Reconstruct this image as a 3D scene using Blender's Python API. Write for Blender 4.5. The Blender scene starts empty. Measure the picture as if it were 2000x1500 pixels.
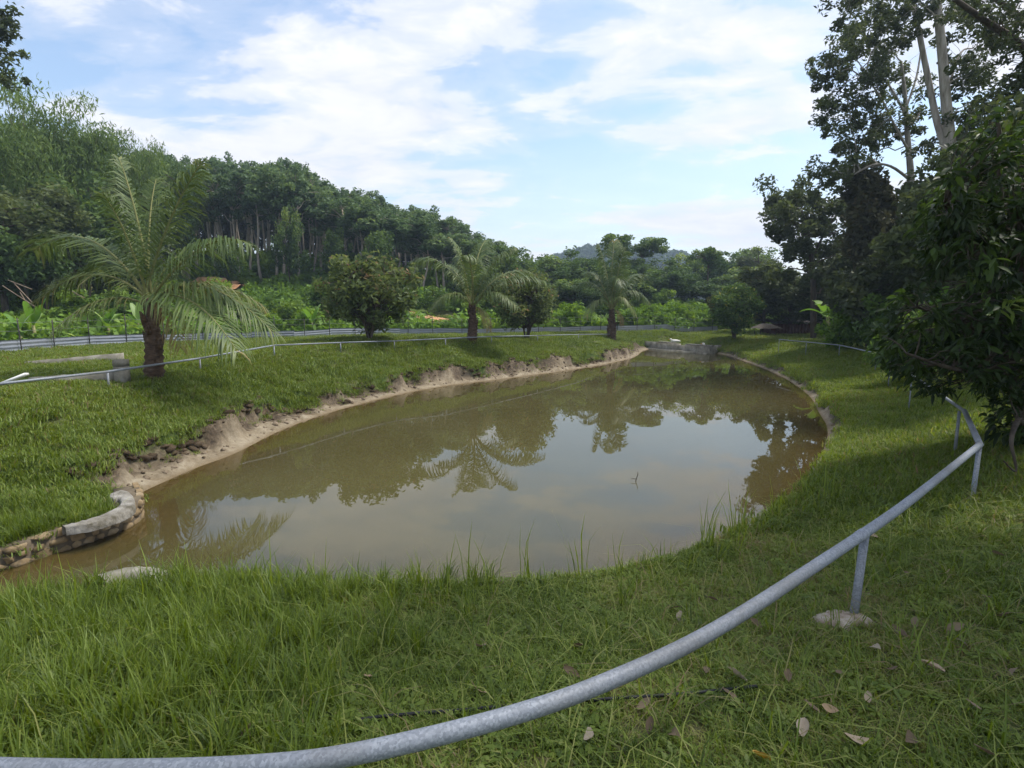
import bpy, math, random
import numpy as np
from mathutils import Vector, Matrix

# ------------------------------------------------------------------ camera, sky, sun, exposure
scene = bpy.context.scene
F = 19.0 / 36.0 * 2000.0                      # focal length in photograph pixels
PITCH = math.atan(140.0 / F)
CAMZ = 2.3
cam_data = bpy.data.cameras.new("camera")
cam_data.sensor_width = 36.0
cam_data.lens = 19.0
cam_data.clip_start = 0.05
cam_data.clip_end = 5000.0
cam = bpy.data.objects.new("camera", cam_data)
scene.collection.objects.link(cam)
cam.location = (0, 0, CAMZ)
cam.rotation_euler = (math.pi / 2 - PITCH, 0, 0)
scene.camera = cam

SUN_EL = math.radians(60)
SUN_AZ = math.radians(72)               # measured from +Y towards +X
sun_dir = Vector((math.sin(SUN_AZ) * math.cos(SUN_EL), math.cos(SUN_AZ) * math.cos(SUN_EL), math.sin(SUN_EL)))
sd = bpy.data.lights.new("sun", 'SUN')
sd.energy = 3.0
sd.angle = math.radians(8.0)
sd.color = (1.0, 0.95, 0.87)
sun = bpy.data.objects.new("sun", sd)
scene.collection.objects.link(sun)
sun.location = (0, 0, 60)
sun.rotation_euler = (-sun_dir).to_track_quat('-Z', 'Y').to_euler()

world = bpy.data.worlds.new("World")
scene.world = world
world.use_nodes = True
wn = world.node_tree
wn.nodes.clear()
def nd(tree, typ, **kw):
    n = tree.nodes.new(typ)
    for k, v in kw.items():
        setattr(n, k, v)
    return n
def mth(tree, op, a, b=None, c=None, clamp=False):
    n = tree.nodes.new('ShaderNodeMath'); n.operation = op; n.use_clamp = clamp
    for i, v in enumerate((a, b, c)):
        if v is None: continue
        if isinstance(v, (int, float)): n.inputs[i].default_value = v
        else: tree.links.new(v, n.inputs[i])
    return n.outputs[0]
def ramp(tree, fac, stops, interp='LINEAR'):
    n = tree.nodes.new('ShaderNodeValToRGB'); n.color_ramp.interpolation = interp
    e = n.color_ramp.elements
    while len(e) < len(stops): e.new(0.5)
    for i, (p, col) in enumerate(stops):
        e[i].position = p
        if isinstance(col, (int, float)): col = (col, col, col)
        e[i].color = (*col, 1)
    if fac is not None: tree.links.new(fac, n.inputs[0])
    return n.outputs[0]
def noise(tree, vec, scale, detail=5, rough=0.55, dist=0.0):
    n = tree.nodes.new('ShaderNodeTexNoise')
    n.inputs['Scale'].default_value = scale; n.inputs['Detail'].default_value = detail
    n.inputs['Roughness'].default_value = rough; n.inputs['Distortion'].default_value = dist
    if vec is not None: tree.links.new(vec, n.inputs['Vector'])
    return n.outputs['Fac']

sky = nd(wn, 'ShaderNodeTexSky', sky_type='NISHITA', sun_disc=False, sun_elevation=SUN_EL, sun_rotation=SUN_AZ)
sky.air_density = 1.2; sky.dust_density = 1.0; sky.ozone_density = 1.5
tc = nd(wn, 'ShaderNodeTexCoord')
sep = nd(wn, 'ShaderNodeSeparateXYZ'); wn.links.new(tc.outputs['Generated'], sep.inputs[0])
zc = mth(wn, 'MAXIMUM', mth(wn, 'ADD', sep.outputs[2], 0.16), 0.08)
px_ = mth(wn, 'DIVIDE', sep.outputs[0], zc); py_ = mth(wn, 'DIVIDE', sep.outputs[1], zc)
cmb = nd(wn, 'ShaderNodeCombineXYZ'); wn.links.new(px_, cmb.inputs[0]); wn.links.new(py_, cmb.inputs[1])
mp = nd(wn, 'ShaderNodeMapping'); wn.links.new(cmb.outputs[0], mp.inputs[0])
mp.inputs['Location'].default_value = (5.3, 2.2, 0); mp.inputs['Scale'].default_value = (0.8, 1.15, 1)
n1 = noise(wn, mp.outputs[0], 1.15, 7, 0.5, 0.25)
mp2 = nd(wn, 'ShaderNodeMapping'); wn.links.new(cmb.outputs[0], mp2.inputs[0])
mp2.inputs['Rotation'].default_value = (0, 0, 0.5); mp2.inputs['Scale'].default_value = (1.0, 1.5, 1)
n2 = noise(wn, mp2.outputs[0], 3.4, 7, 0.6, 0.35)
cl = mth(wn, 'ADD', mth(wn, 'MULTIPLY', n1, 0.66), mth(wn, 'MULTIPLY', n2, 0.34))
cov = ramp(wn, cl, [(0.41, 0.05), (0.475, 0.28), (0.525, 0.78), (0.585, 1.0)], 'EASE')
hz = ramp(wn, sep.outputs[2], [(0.0, 0.85), (0.10, 0.50), (0.32, 0.0)])
cov = mth(wn, 'MAXIMUM', cov, hz, clamp=True)
shade = ramp(wn, n2, [(0.3, (0.74, 0.77, 0.86)), (0.65, (0.90, 0.90, 0.95))])
b1 = nd(wn, 'ShaderNodeBackground'); b1.inputs[1].default_value = 0.13; wn.links.new(sky.outputs[0], b1.inputs[0])
b2 = nd(wn, 'ShaderNodeBackground'); b2.inputs[1].default_value = 0.71; wn.links.new(shade, b2.inputs[0])
mx = nd(wn, 'ShaderNodeMixShader'); wn.links.new(cov, mx.inputs[0]); wn.links.new(b1.outputs[0], mx.inputs[1]); wn.links.new(b2.outputs[0], mx.inputs[2])
wo = nd(wn, 'ShaderNodeOutputWorld'); wn.links.new(mx.outputs[0], wo.inputs[0])

vs = scene.view_settings
vs.view_transform = 'Standard'; vs.look = 'None'; vs.exposure = 0.76; vs.gamma = 1.0; vs.use_curve_mapping = False
cy = scene.cycles if hasattr(scene, 'cycles') else None
scene.render.engine = 'CYCLES'
scene.cycles.max_bounces = 6; scene.cycles.diffuse_bounces = 3; scene.cycles.glossy_bounces = 3
scene.cycles.transmission_bounces = 4; scene.cycles.transparent_max_bounces = 8
scene.cycles.use_denoising = True; scene.cycles.adaptive_threshold = .025
scene.cycles.volume_bounces = 0

# ------------------------------------------------------------------ helpers
CP, SP = math.cos(PITCH), math.sin(PITCH)
def ray(px, py):
    u = (px - 1000) / F; v = (750 - py) / F
    return np.array([u, CP + v * SP, -SP + v * CP])
def at_z(px, py, z):                            # where the sight line meets the height z
    d = ray(px, py); t = (z - CAMZ) / d[2]
    return np.array([d[0] * t, d[1] * t, z])
def at_y(px, py, y):                            # where it meets the depth y
    d = ray(px, py); t = y / d[1]
    return np.array([d[0] * t, y, CAMZ + d[2] * t])
COL = scene.collection
def tag(o, label=None, cat=None, group=None, kind=None):
    if label: o["label"] = label
    if cat: o["category"] = cat
    if group: o["group"] = group
    if kind: o["kind"] = kind
    return o
def empty(name, loc=(0, 0, 0), rz=0.0):
    o = bpy.data.objects.new(name, None); COL.objects.link(o)
    o.location = loc; o.rotation_euler = (0, 0, rz); o.empty_display_size = 0.2
    return o
def link(name, me, parent=None, mat=None):
    o = bpy.data.objects.new(name, me); COL.objects.link(o)
    if parent is not None: o.parent = parent
    if mat is not None and len(me.materials) == 0: me.materials.append(mat)
    return o
class MB:
    """collects vertices and polygons of one mesh, plus one 'tint' value per vertex"""
    def __init__(s): s.v = []; s.f = {}; s.n = 0; s.t = []
    def add(s, verts, faces, tint=0.5):
        verts = np.asarray(verts, float).reshape(-1, 3); faces = np.asarray(faces, int)
        s.f.setdefault(faces.shape[1], []).append(faces + s.n)
        s.v.append(verts); s.n += len(verts)
        s.t.append(np.broadcast_to(np.asarray(tint, float), (len(verts),)) if np.ndim(tint) <= 1 else tint)
    def box(s, c, sx, sy, sz, rz=0.0, jit=0.0, rng=None, tint=.5):
        h = np.array([[x, y, z] for z in (-.5, .5) for x, y in ((-.5, -.5), (.5, -.5), (.5, .5), (-.5, .5))]) * (sx, sy, sz)
        if jit and rng is not None: h = h + rng.uniform(-jit, jit, h.shape)
        ca, sa = math.cos(rz), math.sin(rz)
        h = np.stack([h[:, 0] * ca - h[:, 1] * sa, h[:, 0] * sa + h[:, 1] * ca, h[:, 2]], 1) + np.asarray(c)
        s.add(h, [[0, 3, 2, 1], [4, 5, 6, 7], [0, 1, 5, 4], [1, 2, 6, 5], [2, 3, 7, 6], [3, 0, 4, 7]], tint)
    def tube(s, pts, rad, sides=6, tint=.5, cap=True):
        pts = np.asarray(pts, float); n = len(pts)
        rad = np.broadcast_to(np.asarray(rad, float), (n,))
        tg = np.gradient(pts, axis=0); tg /= np.linalg.norm(tg, axis=1, keepdims=True) + 1e-9
        ref = np.array([0, 0, 1.0]) if abs(tg[:, 2]).mean() < .8 else np.array([1.0, 0, 0])
        a = np.cross(tg, ref); a /= np.linalg.norm(a, axis=1, keepdims=True) + 1e-9
        b = np.cross(tg, a)
        th = np.linspace(0, 2 * math.pi, sides, endpoint=False)
        ring = pts[:, None] + rad[:, None, None] * (np.cos(th)[None, :, None] * a[:, None] + np.sin(th)[None, :, None] * b[:, None])
        i, j = np.meshgrid(np.arange(n - 1), np.arange(sides), indexing='ij'); j2 = (j + 1) % sides
        q = np.stack([i * sides + j, i * sides + j2, (i + 1) * sides + j2, (i + 1) * sides + j], -1).reshape(-1, 4)
        vv = ring.reshape(-1, 3)
        base = s.n
        s.add(vv, q, tint)
        if cap and sides >= 3:
            c = np.arange(sides)
            s.f.setdefault(sides, []).append((c[::-1] * 1)[None] + base)
            s.f.setdefault(sides, []).append((c + (n - 1) * sides)[None] + base)
    def mesh(s, name, mat=None, smooth=False):
        v = np.concatenate(s.v); me = bpy.data.meshes.new(name)
        loops = []; starts = []; tot = 0
        for k, fl in s.f.items():
            f = np.concatenate(fl); loops.append(f.ravel()); starts.append(tot + np.arange(len(f)) * k); tot += f.size
        loops = np.concatenate(loops); starts = np.concatenate(starts)
        me.vertices.add(len(v)); me.vertices.foreach_set('co', v.astype(np.float32).ravel())
        me.loops.add(len(loops)); me.loops.foreach_set('vertex_index', loops.astype(np.int32))
        me.polygons.add(len(starts)); me.polygons.foreach_set('loop_start', starts.astype(np.int32))
        me.update(calc_edges=True); me.validate()
        at = me.attributes.new('tint', 'FLOAT', 'POINT')
        at.data.foreach_set('value', np.concatenate(s.t).astype(np.float32))
        if smooth: me.polygons.foreach_set('use_smooth', np.ones(len(me.polygons), bool))
        if mat: me.materials.append(mat)
        return me
    def build(s, name, mat, parent=None, smooth=False):
        return link(name, s.mesh(name, mat, smooth), parent)

def hash2(ix, iy, seed):
    h = (ix.astype(np.int64) * 374761393 + iy.astype(np.int64) * 668265263 + seed * 1442695041) & 0x7fffffff
    h = (h ^ (h >> 13)) * 1274126177 & 0x7fffffff
    return ((h ^ (h >> 16)) & 0xffff) / 65535.0
def vnoise(x, y, scale, seed=0, octv=3):
    x = np.asarray(x, float) * scale; y = np.asarray(y, float) * scale; o = 0; amp = 1; tot = 0
    for k in range(octv):
        ix = np.floor(x); iy = np.floor(y); fx = x - ix; fy = y - iy
        fx = fx * fx * (3 - 2 * fx); fy = fy * fy * (3 - 2 * fy)
        a = hash2(ix, iy, seed + k); b = hash2(ix + 1, iy, seed + k); c = hash2(ix, iy + 1, seed + k); d = hash2(ix + 1, iy + 1, seed + k)
        o = o + amp * ((a * (1 - fx) + b * fx) * (1 - fy) + (c * (1 - fx) + d * fx) * fy); tot += amp
        amp *= .5; x = x * 2 + 17.3; y = y * 2 + 5.1
    return o / tot                               # 0..1
def catmull(p, n, closed=True):
    p = np.asarray(p, float); m = len(p); out = []
    for i in range(m if closed else m - 1):
        if closed: a, b, c, d = p[(i - 1) % m], p[i], p[(i + 1) % m], p[(i + 2) % m]
        else: a, b, c, d = p[max(i - 1, 0)], p[i], p[i + 1], p[min(i + 2, m - 1)]
        for k in range(n):
            t = k / n
            out.append(.5 * ((2 * b) + (-a + c) * t + (2 * a - 5 * b + 4 * c - d) * t * t + (-a + 3 * b - 3 * c + d) * t ** 3))
    if not closed: out.append(p[-1])
    return np.array(out)
def sstep(a, b, x):
    t = np.clip((x - a) / (b - a), 0, 1); return t * t * (3 - 2 * t)

# ------------------------------------------------------------------ materials
def new_mat(name):
    m = bpy.data.materials.new(name); m.use_nodes = True
    nt = m.node_tree; nt.nodes.clear()
    out = nd(nt, 'ShaderNodeOutputMaterial')
    return m, nt, out
def principled(nt, col=None, rough=.8, metal=0.0, spec=.3):
    p = nd(nt, 'ShaderNodeBsdfPrincipled')
    if col is not None:
        if isinstance(col, tuple): p.inputs['Base Color'].default_value = (*col, 1)
        else: nt.links.new(col, p.inputs['Base Color'])
    if isinstance(rough, (int, float)): p.inputs['Roughness'].default_value = rough
    else: nt.links.new(rough, p.inputs['Roughness'])
    p.inputs['Metallic'].default_value = metal
    p.inputs['Specular IOR Level'].default_value = spec
    return p
def bump(nt, h, strength, dist, p):
    b = nd(nt, 'ShaderNodeBump'); b.inputs['Strength'].default_value = strength; b.inputs['Distance'].default_value = dist
    nt.links.new(h, b.inputs['Height']); nt.links.new(b.outputs[0], p.inputs['Normal'])
def mixc(nt, fac, a, b):
    n = nd(nt, 'ShaderNodeMix', data_type='RGBA')
    for sock, v in ((n.inputs[0], fac), (n.inputs[6], a), (n.inputs[7], b)):
        if isinstance(v, tuple): sock.default_value = (*v, 1)
        elif isinstance(v, (int, float)): sock.default_value = v
        else: nt.links.new(v, sock)
    return n.outputs[2]
def geo_pos(nt):
    return nd(nt, 'ShaderNodeNewGeometry').outputs['Position']
def obj_co(nt):
    return nd(nt, 'ShaderNodeTexCoord').outputs['Object']
def attr(nt, name, typ='GEOMETRY'):
    a = nd(nt, 'ShaderNodeAttribute', attribute_name=name, attribute_type=typ); return a.outputs['Fac']

def leaf_mat(name, stops, trans=.35, rough=.62, spec=.18, obj_var=.25, inst=False):
    """tint 0..1 along a colour ramp: the leaf's own colour"""
    m, nt, out = new_mat(name)
    t = attr(nt, 'tint')
    if inst: t = mth(nt, 'ADD', mth(nt, 'MULTIPLY', t, .55), mth(nt, 'MULTIPLY', attr(nt, 'ti', 'INSTANCER'), .45))
    elif obj_var:
        oi = nd(nt, 'ShaderNodeObjectInfo')
        t = mth(nt, 'ADD', t, mth(nt, 'MULTIPLY', mth(nt, 'SUBTRACT', oi.outputs['Random'], .5), obj_var), clamp=True)
    c = ramp(nt, t, stops)
    p = principled(nt, c, rough, 0, spec)
    tr = nd(nt, 'ShaderNodeBsdfTranslucent'); 
    hs = nd(nt, 'ShaderNodeHueSaturation'); hs.inputs['Hue'].default_value = .485; hs.inputs['Saturation'].default_value = 1.15; hs.inputs['Value'].default_value = 1.5
    nt.links.new(c, hs.inputs['Color']); nt.links.new(hs.outputs[0], tr.inputs[0])
    mxs = nd(nt, 'ShaderNodeMixShader'); mxs.inputs[0].default_value = trans
    nt.links.new(p.outputs[0], mxs.inputs[1]); nt.links.new(tr.outputs[0], mxs.inputs[2]); nt.links.new(mxs.outputs[0], out.inputs[0])
    return m
def rough_mat(name, stops, scale=6, rough=.9, bstr=.5, bdist=.02, detail=6, stretch=(1, 1, 1), spec=.2):
    m, nt, out = new_mat(name)
    mp = nd(nt, 'ShaderNodeMapping'); nt.links.new(obj_co(nt), mp.inputs[0]); mp.inputs['Scale'].default_value = stretch
    n = noise(nt, mp.outputs[0], scale, detail, .6)
    p = principled(nt, ramp(nt, n, stops), rough, 0, spec)
    bump(nt, noise(nt, mp.outputs[0], scale * 3, detail, .65), bstr, bdist, p)
    nt.links.new(p.outputs[0], out.inputs[0])
    return m

M = {}
M['bark_pale'] = rough_mat('bark_pale', [(.3, (.16, .14, .11)), (.5, (.32, .29, .25)), (.7, (.42, .39, .35))], 3, stretch=(3, 3, .6))
M['bark_rubber'] = rough_mat('bark_rubber', [(.3, (.22, .18, .14)), (.7, (.46, .40, .33))], 3, stretch=(3, 3, .8))
M['bark_dark'] = rough_mat('bark_dark', [(.3, (.035, .028, .022)), (.7, (.11, .09, .07))], 4, stretch=(3, 3, .8))
M['palm_trunk'] = rough_mat('palm_trunk', [(.3, (.035, .022, .015)), (.55, (.10, .065, .042)), (.75, (.19, .14, .10))], 7, bstr=.8, stretch=(1, 1, 2.2))
M['bamboo_culm'] = rough_mat('bamboo_culm', [(.3, (.16, .17, .06)), (.7, (.30, .27, .13))], 3, .6, .2)
M['dry_bamboo'] = rough_mat('dry_bamboo', [(.3, (.12, .09, .06)), (.7, (.26, .20, .14))], 3, .7, .2)
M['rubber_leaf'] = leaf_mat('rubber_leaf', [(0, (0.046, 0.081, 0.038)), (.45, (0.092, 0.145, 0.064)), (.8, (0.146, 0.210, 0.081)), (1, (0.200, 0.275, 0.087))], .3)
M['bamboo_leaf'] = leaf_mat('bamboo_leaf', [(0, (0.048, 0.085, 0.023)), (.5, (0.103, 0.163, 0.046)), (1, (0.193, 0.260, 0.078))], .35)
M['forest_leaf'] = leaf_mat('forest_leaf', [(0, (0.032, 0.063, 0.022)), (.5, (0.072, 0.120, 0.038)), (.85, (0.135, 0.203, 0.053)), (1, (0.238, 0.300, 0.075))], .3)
M['dark_leaf'] = leaf_mat('dark_leaf', [(0, (0.033, 0.043, 0.020)), (.5, (0.066, 0.087, 0.036)), (1, (0.140, 0.178, 0.056))], .3)
M['brown_leaf'] = leaf_mat('brown_leaf', [(0, (0.045, 0.048, 0.025)), (.55, (0.074, 0.077, 0.034)), (1, (0.148, 0.119, 0.049))], .25)
M['fruit_leaf'] = leaf_mat('fruit_leaf', [(0, (0.054, 0.079, 0.031)), (.45, (0.106, 0.144, 0.053)), (.74, (0.174, 0.216, 0.072)), (.86, (0.228, 0.180, 0.096)), (1, (0.324, 0.216, 0.120))], .34, obj_var=0)
M['citrus_leaf'] = leaf_mat('citrus_leaf', [(0, (0.037, 0.067, 0.022)), (.5, (0.076, 0.136, 0.040)), (.8, (0.136, 0.208, 0.048)), (1, (0.271, 0.272, 0.064))], .28, obj_var=0)
M['orange_leaf'] = leaf_mat('orange_leaf', [(0, (.10, .09, .02)), (.4, (.20, .14, .03)), (.7, (.34, .19, .04)), (1, (.42, .28, .06))], .35)
M['near_leaf'] = leaf_mat('near_leaf', [(0, (0.015, 0.029, 0.010)), (.5, (0.037, 0.064, 0.017)), (.8, (0.076, 0.131, 0.029)), (1, (0.183, 0.246, 0.051))], .34, .5, .22)
M['bright_leaf'] = leaf_mat('bright_leaf', [(0, (.06, .12, .018)), (.5, (.13, .23, .035)), (1, (.24, .34, .06))], .4)
M['shrub_leaf'] = leaf_mat('shrub_leaf', [(0, (0.040, 0.075, 0.019)), (.5, (0.093, 0.163, 0.035)), (1, (0.199, 0.288, 0.056))], .35)
M['herb_leaf'] = leaf_mat('herb_leaf', [(0, (.05, .09, .02)), (.35, (.10, .18, .035)), (.7, (.16, .27, .05)), (1, (.26, .36, .08))], .35, inst=True)
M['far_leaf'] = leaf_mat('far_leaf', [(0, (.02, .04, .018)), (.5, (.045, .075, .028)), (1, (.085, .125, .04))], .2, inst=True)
M['grass_blade'] = leaf_mat('grass_blade', [(0, (.040, .066, .011)), (.30, (.101, .154, .024)), (.60, (.178, .238, .039)), (.80, (.24, .265, .067)), (.90, (.20, .17, .075)), (1, (.24, .165, .085))], .38, .5, .3, inst=True)
M['banana_leaf'] = leaf_mat('banana_leaf', [(0, (.07, .15, .03)), (.5, (.15, .28, .06)), (1, (.30, .40, .15))], .4, .4)
M['frond'] = leaf_mat('frond', [(0, (.036, .060, .018)), (.4, (.080, .122, .038)), (.7, (.150, .195, .062)), (.86, (.20, .20, .08)), (1, (.30, .22, .08))], .25, .5, .28, obj_var=.12)
M['frond_stalk'] = rough_mat('frond_stalk', [(.3, (.13, .15, .05)), (.7, (.24, .23, .09))], 3, .55, .1)
M['dry_leaf'] = leaf_mat('dry_leaf', [(0, (.10, .07, .042)), (.4, (.21, .16, .105)), (.8, (.36, .31, .24)), (.94, (.32, .19, .08)), (1, (.40, .26, .06))], .15, .6, .2, obj_var=1.0)

def galv():
    m, nt, out = new_mat('galvanised_steel')
    co = obj_co(nt)
    v = nd(nt, 'ShaderNodeTexVoronoi'); v.inputs['Scale'].default_value = 140; nt.links.new(co, v.inputs['Vector'])
    sp = ramp(nt, v.outputs['Color'], [(.2, (.19, .21, .24)), (.8, (.30, .325, .36))])
    n = noise(nt, co, 3, 4)
    c = mixc(nt, mth(nt, 'MULTIPLY', ramp(nt, n, [(.42, 0), (.68, 1)]), .6), sp, (.15, .15, .145))
    p = principled(nt, c, .62, .22, .35)
    bump(nt, noise(nt, co, 220, 2), .25, .002, p)
    nt.links.new(p.outputs[0], out.inputs[0]); return m
M['galv'] = galv()
def zinc():
    m, nt, out = new_mat('zinc_sheet')
    co = obj_co(nt); n = noise(nt, co, 1.3, 5)
    oi = nd(nt, 'ShaderNodeObjectInfo')
    c = ramp(nt, mth(nt, 'ADD', mth(nt, 'MULTIPLY', n, .6), mth(nt, 'MULTIPLY', oi.outputs['Random'], .4)), [(.25, (.22, .24, .275)), (.6, (.31, .33, .37)), (.85, (.40, .41, .43))])
    p = principled(nt, c, .5, .3, .4); nt.links.new(p.outputs[0], out.inputs[0]); return m
M['zinc'] = zinc()
M['dark_post'] = rough_mat('dark_post', [(.3, (.03, .028, .026)), (.7, (.09, .08, .07))], 5)
M['wire'] = rough_mat('wire', [(.3, (.12, .12, .12)), (.7, (.2, .2, .2))], 5, .5)
M['concrete'] = rough_mat('concrete', [(.30, (.09, .085, .06)), (.5, (.23, .215, .175)), (.68, (.36, .34, .29))], 2.6, .9, .4, .01)
M['cement_cap'] = rough_mat('cement_cap', [(.32, (.10, .09, .065)), (.48, (.22, .205, .175)), (.7, (.34, .325, .29))], 6, .9, .9, .025)
M['stone'] = rough_mat('stone', [(.3, (.10, .075, .04)), (.5, (.22, .16, .09)), (.7, (.33, .27, .18))], 5, .9, .6, .02)
M['mortar'] = rough_mat('mortar', [(.3, (.06, .045, .03)), (.7, (.16, .13, .09))], 6)
M['rope'] = rough_mat('hose_rubber', [(.3, (.012, .012, .014)), (.7, (.03, .032, .036))], 20, .5, .2)
M['sandpile'] = rough_mat('sandpile', [(.35, (.22, .15, .10)), (.5, (.38, .31, .24)), (.7, (.52, .46, .38))], 14, .95, .8, .02)
M['feather'] = rough_mat('feather', [(.3, (.66, .64, .58)), (.7, (.82, .81, .78))], 9, .8, .2)
M['beak'] = rough_mat('beak', [(.3, (.45, .22, .03)), (.7, (.55, .28, .05))], 9, .5, .1)
M['shed_wall'] = rough_mat('shed_wall', [(.3, (.045, .022, .018)), (.7, (.11, .055, .045))], 4, .85, .3, stretch=(4, 4, .5))
M['shed_roof'] = rough_mat('shed_roof', [(.3, (.02, .018, .017)), (.7, (.06, .05, .045))], 4)
M['thatch'] = rough_mat('thatch', [(.3, (.06, .05, .04)), (.7, (.15, .13, .11))], 8, .95, .8, .03, stretch=(3, 3, 1))
M['plastic_white'] = rough_mat('plastic_white', [(.3, (.62, .62, .60)), (.7, (.78, .78, .76))], 4, .4, .05)
M['clay'] = rough_mat('clay', [(.3, (.34, .17, .085)), (.5, (.50, .27, .14)), (.7, (.58, .36, .21))], 2.2, .95, .6, .05)

# ------------------------------------------------------------------ terrain: the pond outline and the banks
PZ = 0.40
left_px = [(292, 955), (380, 915), (460, 885), (570, 832), (700, 790), (850, 757), (1000, 738), (1150, 717), (1235, 699), (1272, 682)]
right_px = [(1392, 689), (1450, 704), (1520, 732), (1575, 768), (1600, 805), (1617, 850)]
near_px = [(1592, 905), (1548, 965), (1495, 1017), (1400, 1052), (1290, 1090), (1150, 1120), (1000, 1132), (850, 1140), (600, 1146), (340, 1140), (150, 1150), (0, 1160), (-250, 1185), (-500, 1200)]
inlet_px = [(-450, 1165), (-200, 1150), (0, 1113), (150, 1067), (262, 1024), (276, 1000), (262, 975)]
left_w = np.array([at_z(x, y, 0)[:2] for x, y in left_px])
right_w = np.array([at_z(x, y, 0)[:2] for x, y in right_px])
near_w = np.array([at_z(x, y, PZ)[:2] for x, y in near_px])
cen = np.array([0.6, 10.0])
dv = cen - near_w; dv /= np.linalg.norm(dv, axis=1, keepdims=True)
offs = np.concatenate([[.12, .2, .28], np.full(8, .3), [.15, .12, .1]])
near_w = near_w + dv * offs[:len(near_w), None]
inlet_w = np.array([at_z(x, y, 0)[:2] for x, y in inlet_px])
DAM0, DAM1 = left_w[-1].copy(), right_w[0].copy()
ctrl = np.concatenate([left_w, right_w, near_w, inlet_w])
POLY = catmull(ctrl, 8)
def sdist(x, y):
    """signed distance to the water's edge, positive on land"""
    x = np.asarray(x, float).ravel(); y = np.asarray(y, float).ravel()
    d2 = np.full(x.shape, 1e9); ins = np.zeros(x.shape, bool)
    P = POLY; Q = np.roll(P, -1, 0)
    for (ax, ay), (bx, by) in zip(P, Q):
        ex, ey = bx - ax, by - ay; L = ex * ex + ey * ey + 1e-12
        t = np.clip(((x - ax) * ex + (y - ay) * ey) / L, 0, 1)
        d2 = np.minimum(d2, (x - ax - t * ex) ** 2 + (y - ay - t * ey) ** 2)
        c = ((ay > y) != (by > y))
        if abs(by - ay) > 1e-12: ins ^= c & (x < (bx - ax) * (y - ay) / (by - ay) + ax)
    d = np.sqrt(d2)
    return np.where(ins, -d, d)
hill_px = np.array([-600, 0, 250, 500, 670, 800, 900, 1000, 1100, 1300, 1480, 1650, 2000, 2600])
hill_py = np.array([480, 500, 508, 508, 512, 533, 556, 582, 592, 598, 592, 585, 560, 520])
hill_y0 = np.array([14, 18, 26, 30, 32, 34, 35, 36, 37, 38, 38, 36, 30, 26.])
hill_z = CAMZ + (610 - hill_py) / F * 48
def weights(x, y):
    # left: along the far-left bank; near: the bank the photographer stands on; dam: by the far wall
    near = 1 - sstep(4.2, 7.5, y - np.maximum(x, 0) * .35 + np.maximum(-x - 3.6, 0) * 1.6)
    ax = (x - 1.2) * .9 - (y - 14) * .38
    left = 1 - sstep(-.8, .8, ax)
    return near, left
def bank(x, y, d):
    near, left = weights(x, y)
    n1 = vnoise(x, y, .9, 3, 3); n2 = vnoise(x, y, 3.1, 9, 3)
    d = np.maximum(0, d + sstep(.12, .4, d) * (1 - near) * (((vnoise(x + .4 * y, y, .63, 19, 4) - .5) * .95 + (vnoise(y * .8, x + .3 * y, 2.3, 29, 2) - .5) * .25) * (.25 + .75 * left) + (vnoise(x, y, 7, 23, 2) - .5) * .16))
    # left bank
    w0 = .20 + .45 * n1 ; w1 = w0 + .16 + .22 * n2
    zl = np.where(d < w0, .13 * d / w0, .13 + .35 * sstep(0, 1, (d - w0) / (w1 - w0)) * (.75 + .5 * n2))
    zl = zl + sstep(w1 - .1, 2.9, d) * (.50 + .38 * np.exp(-(((x + 4.6) / 5.5) ** 2 + ((y - 18.5) / 5.5) ** 2)))
    # right bank
    w0 = .04 + .14 * n1; w1 = w0 + .16 + .12 * n2
    zr = np.where(d < w0, .06 * d / w0, .06 + .22 * sstep(0, 1, (d - w0) / (w1 - w0)))
    zr = zr + sstep(w1, 3.2, d) * .48
    # near bank
    zn = .38 * sstep(0, .30, d) + .37 * sstep(.25, 2.6, d)
    z = zr + (zl - zr) * left
    z = z + (zn - z) * near
    inl = (1 - sstep(5.9, 6.6, y)) * (1 - sstep(-3.75, -3.4, x)) * sstep(-.9, .2, (y - 4.55) - (x + 4.6) * 1.5)
    return np.where(inl > 0, z * (1 - inl) + inl * (.19 * sstep(.02, .10, d) + .66 * sstep(.35, 3.2, d)), z)
def gz(x, y, d=None, detail=True):
    shp = np.shape(x); x = np.asarray(x, float).ravel(); y = np.asarray(y, float).ravel()
    if d is None: d = sdist(x, y)
    dd = np.maximum(d, 0)
    z = bank(x, y, dd)
    z = np.where(d < 0, -np.minimum(.42, -d * .22 + .012 * (1 - np.exp(d * 8))), z)
    # ground right behind the low wall at the inlet, and behind the dam
    px = np.clip(1000 + F * x / np.maximum(y, .5), -600, 2600)
    y0 = np.interp(px, hill_px, hill_y0); hz_ = np.interp(px, hill_px, hill_z)
    s = np.clip((y - y0) / (50 - y0), 0, 1.0); s = s * (.55 + .45 * s)
    base = z
    rise = (hz_ - 1.0) * s + np.maximum(y - 50, 0) * .10 * np.clip((900 - px) / 500, 0, 1) * (y < 140)
    z = base + np.where(y > 10, rise, 0)
    if detail:
        g = sstep(.5, 2.5, d)
        z = z + g * ((vnoise(x, y, .55, 21, 3) - .5) * .10 + (vnoise(x, y, 4.0, 31, 2) - .5) * .025)
        k = sstep(.02, .2, d) * (1 - sstep(.9, 1.8, d)) * (1 - weights(x, y)[0])
        z = z + k * ((vnoise(x, y, 5, 41, 4) - .5) * .20 + (vnoise(x, y, 1.9, 45, 2) - .5) * .10)
        z = z + s * (vnoise(x, y, .3, 51, 3) - .5) * 1.2
    return z.reshape(shp)
def gz1(x, y): return float(gz(np.array([x]), np.array([y]))[0])
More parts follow.
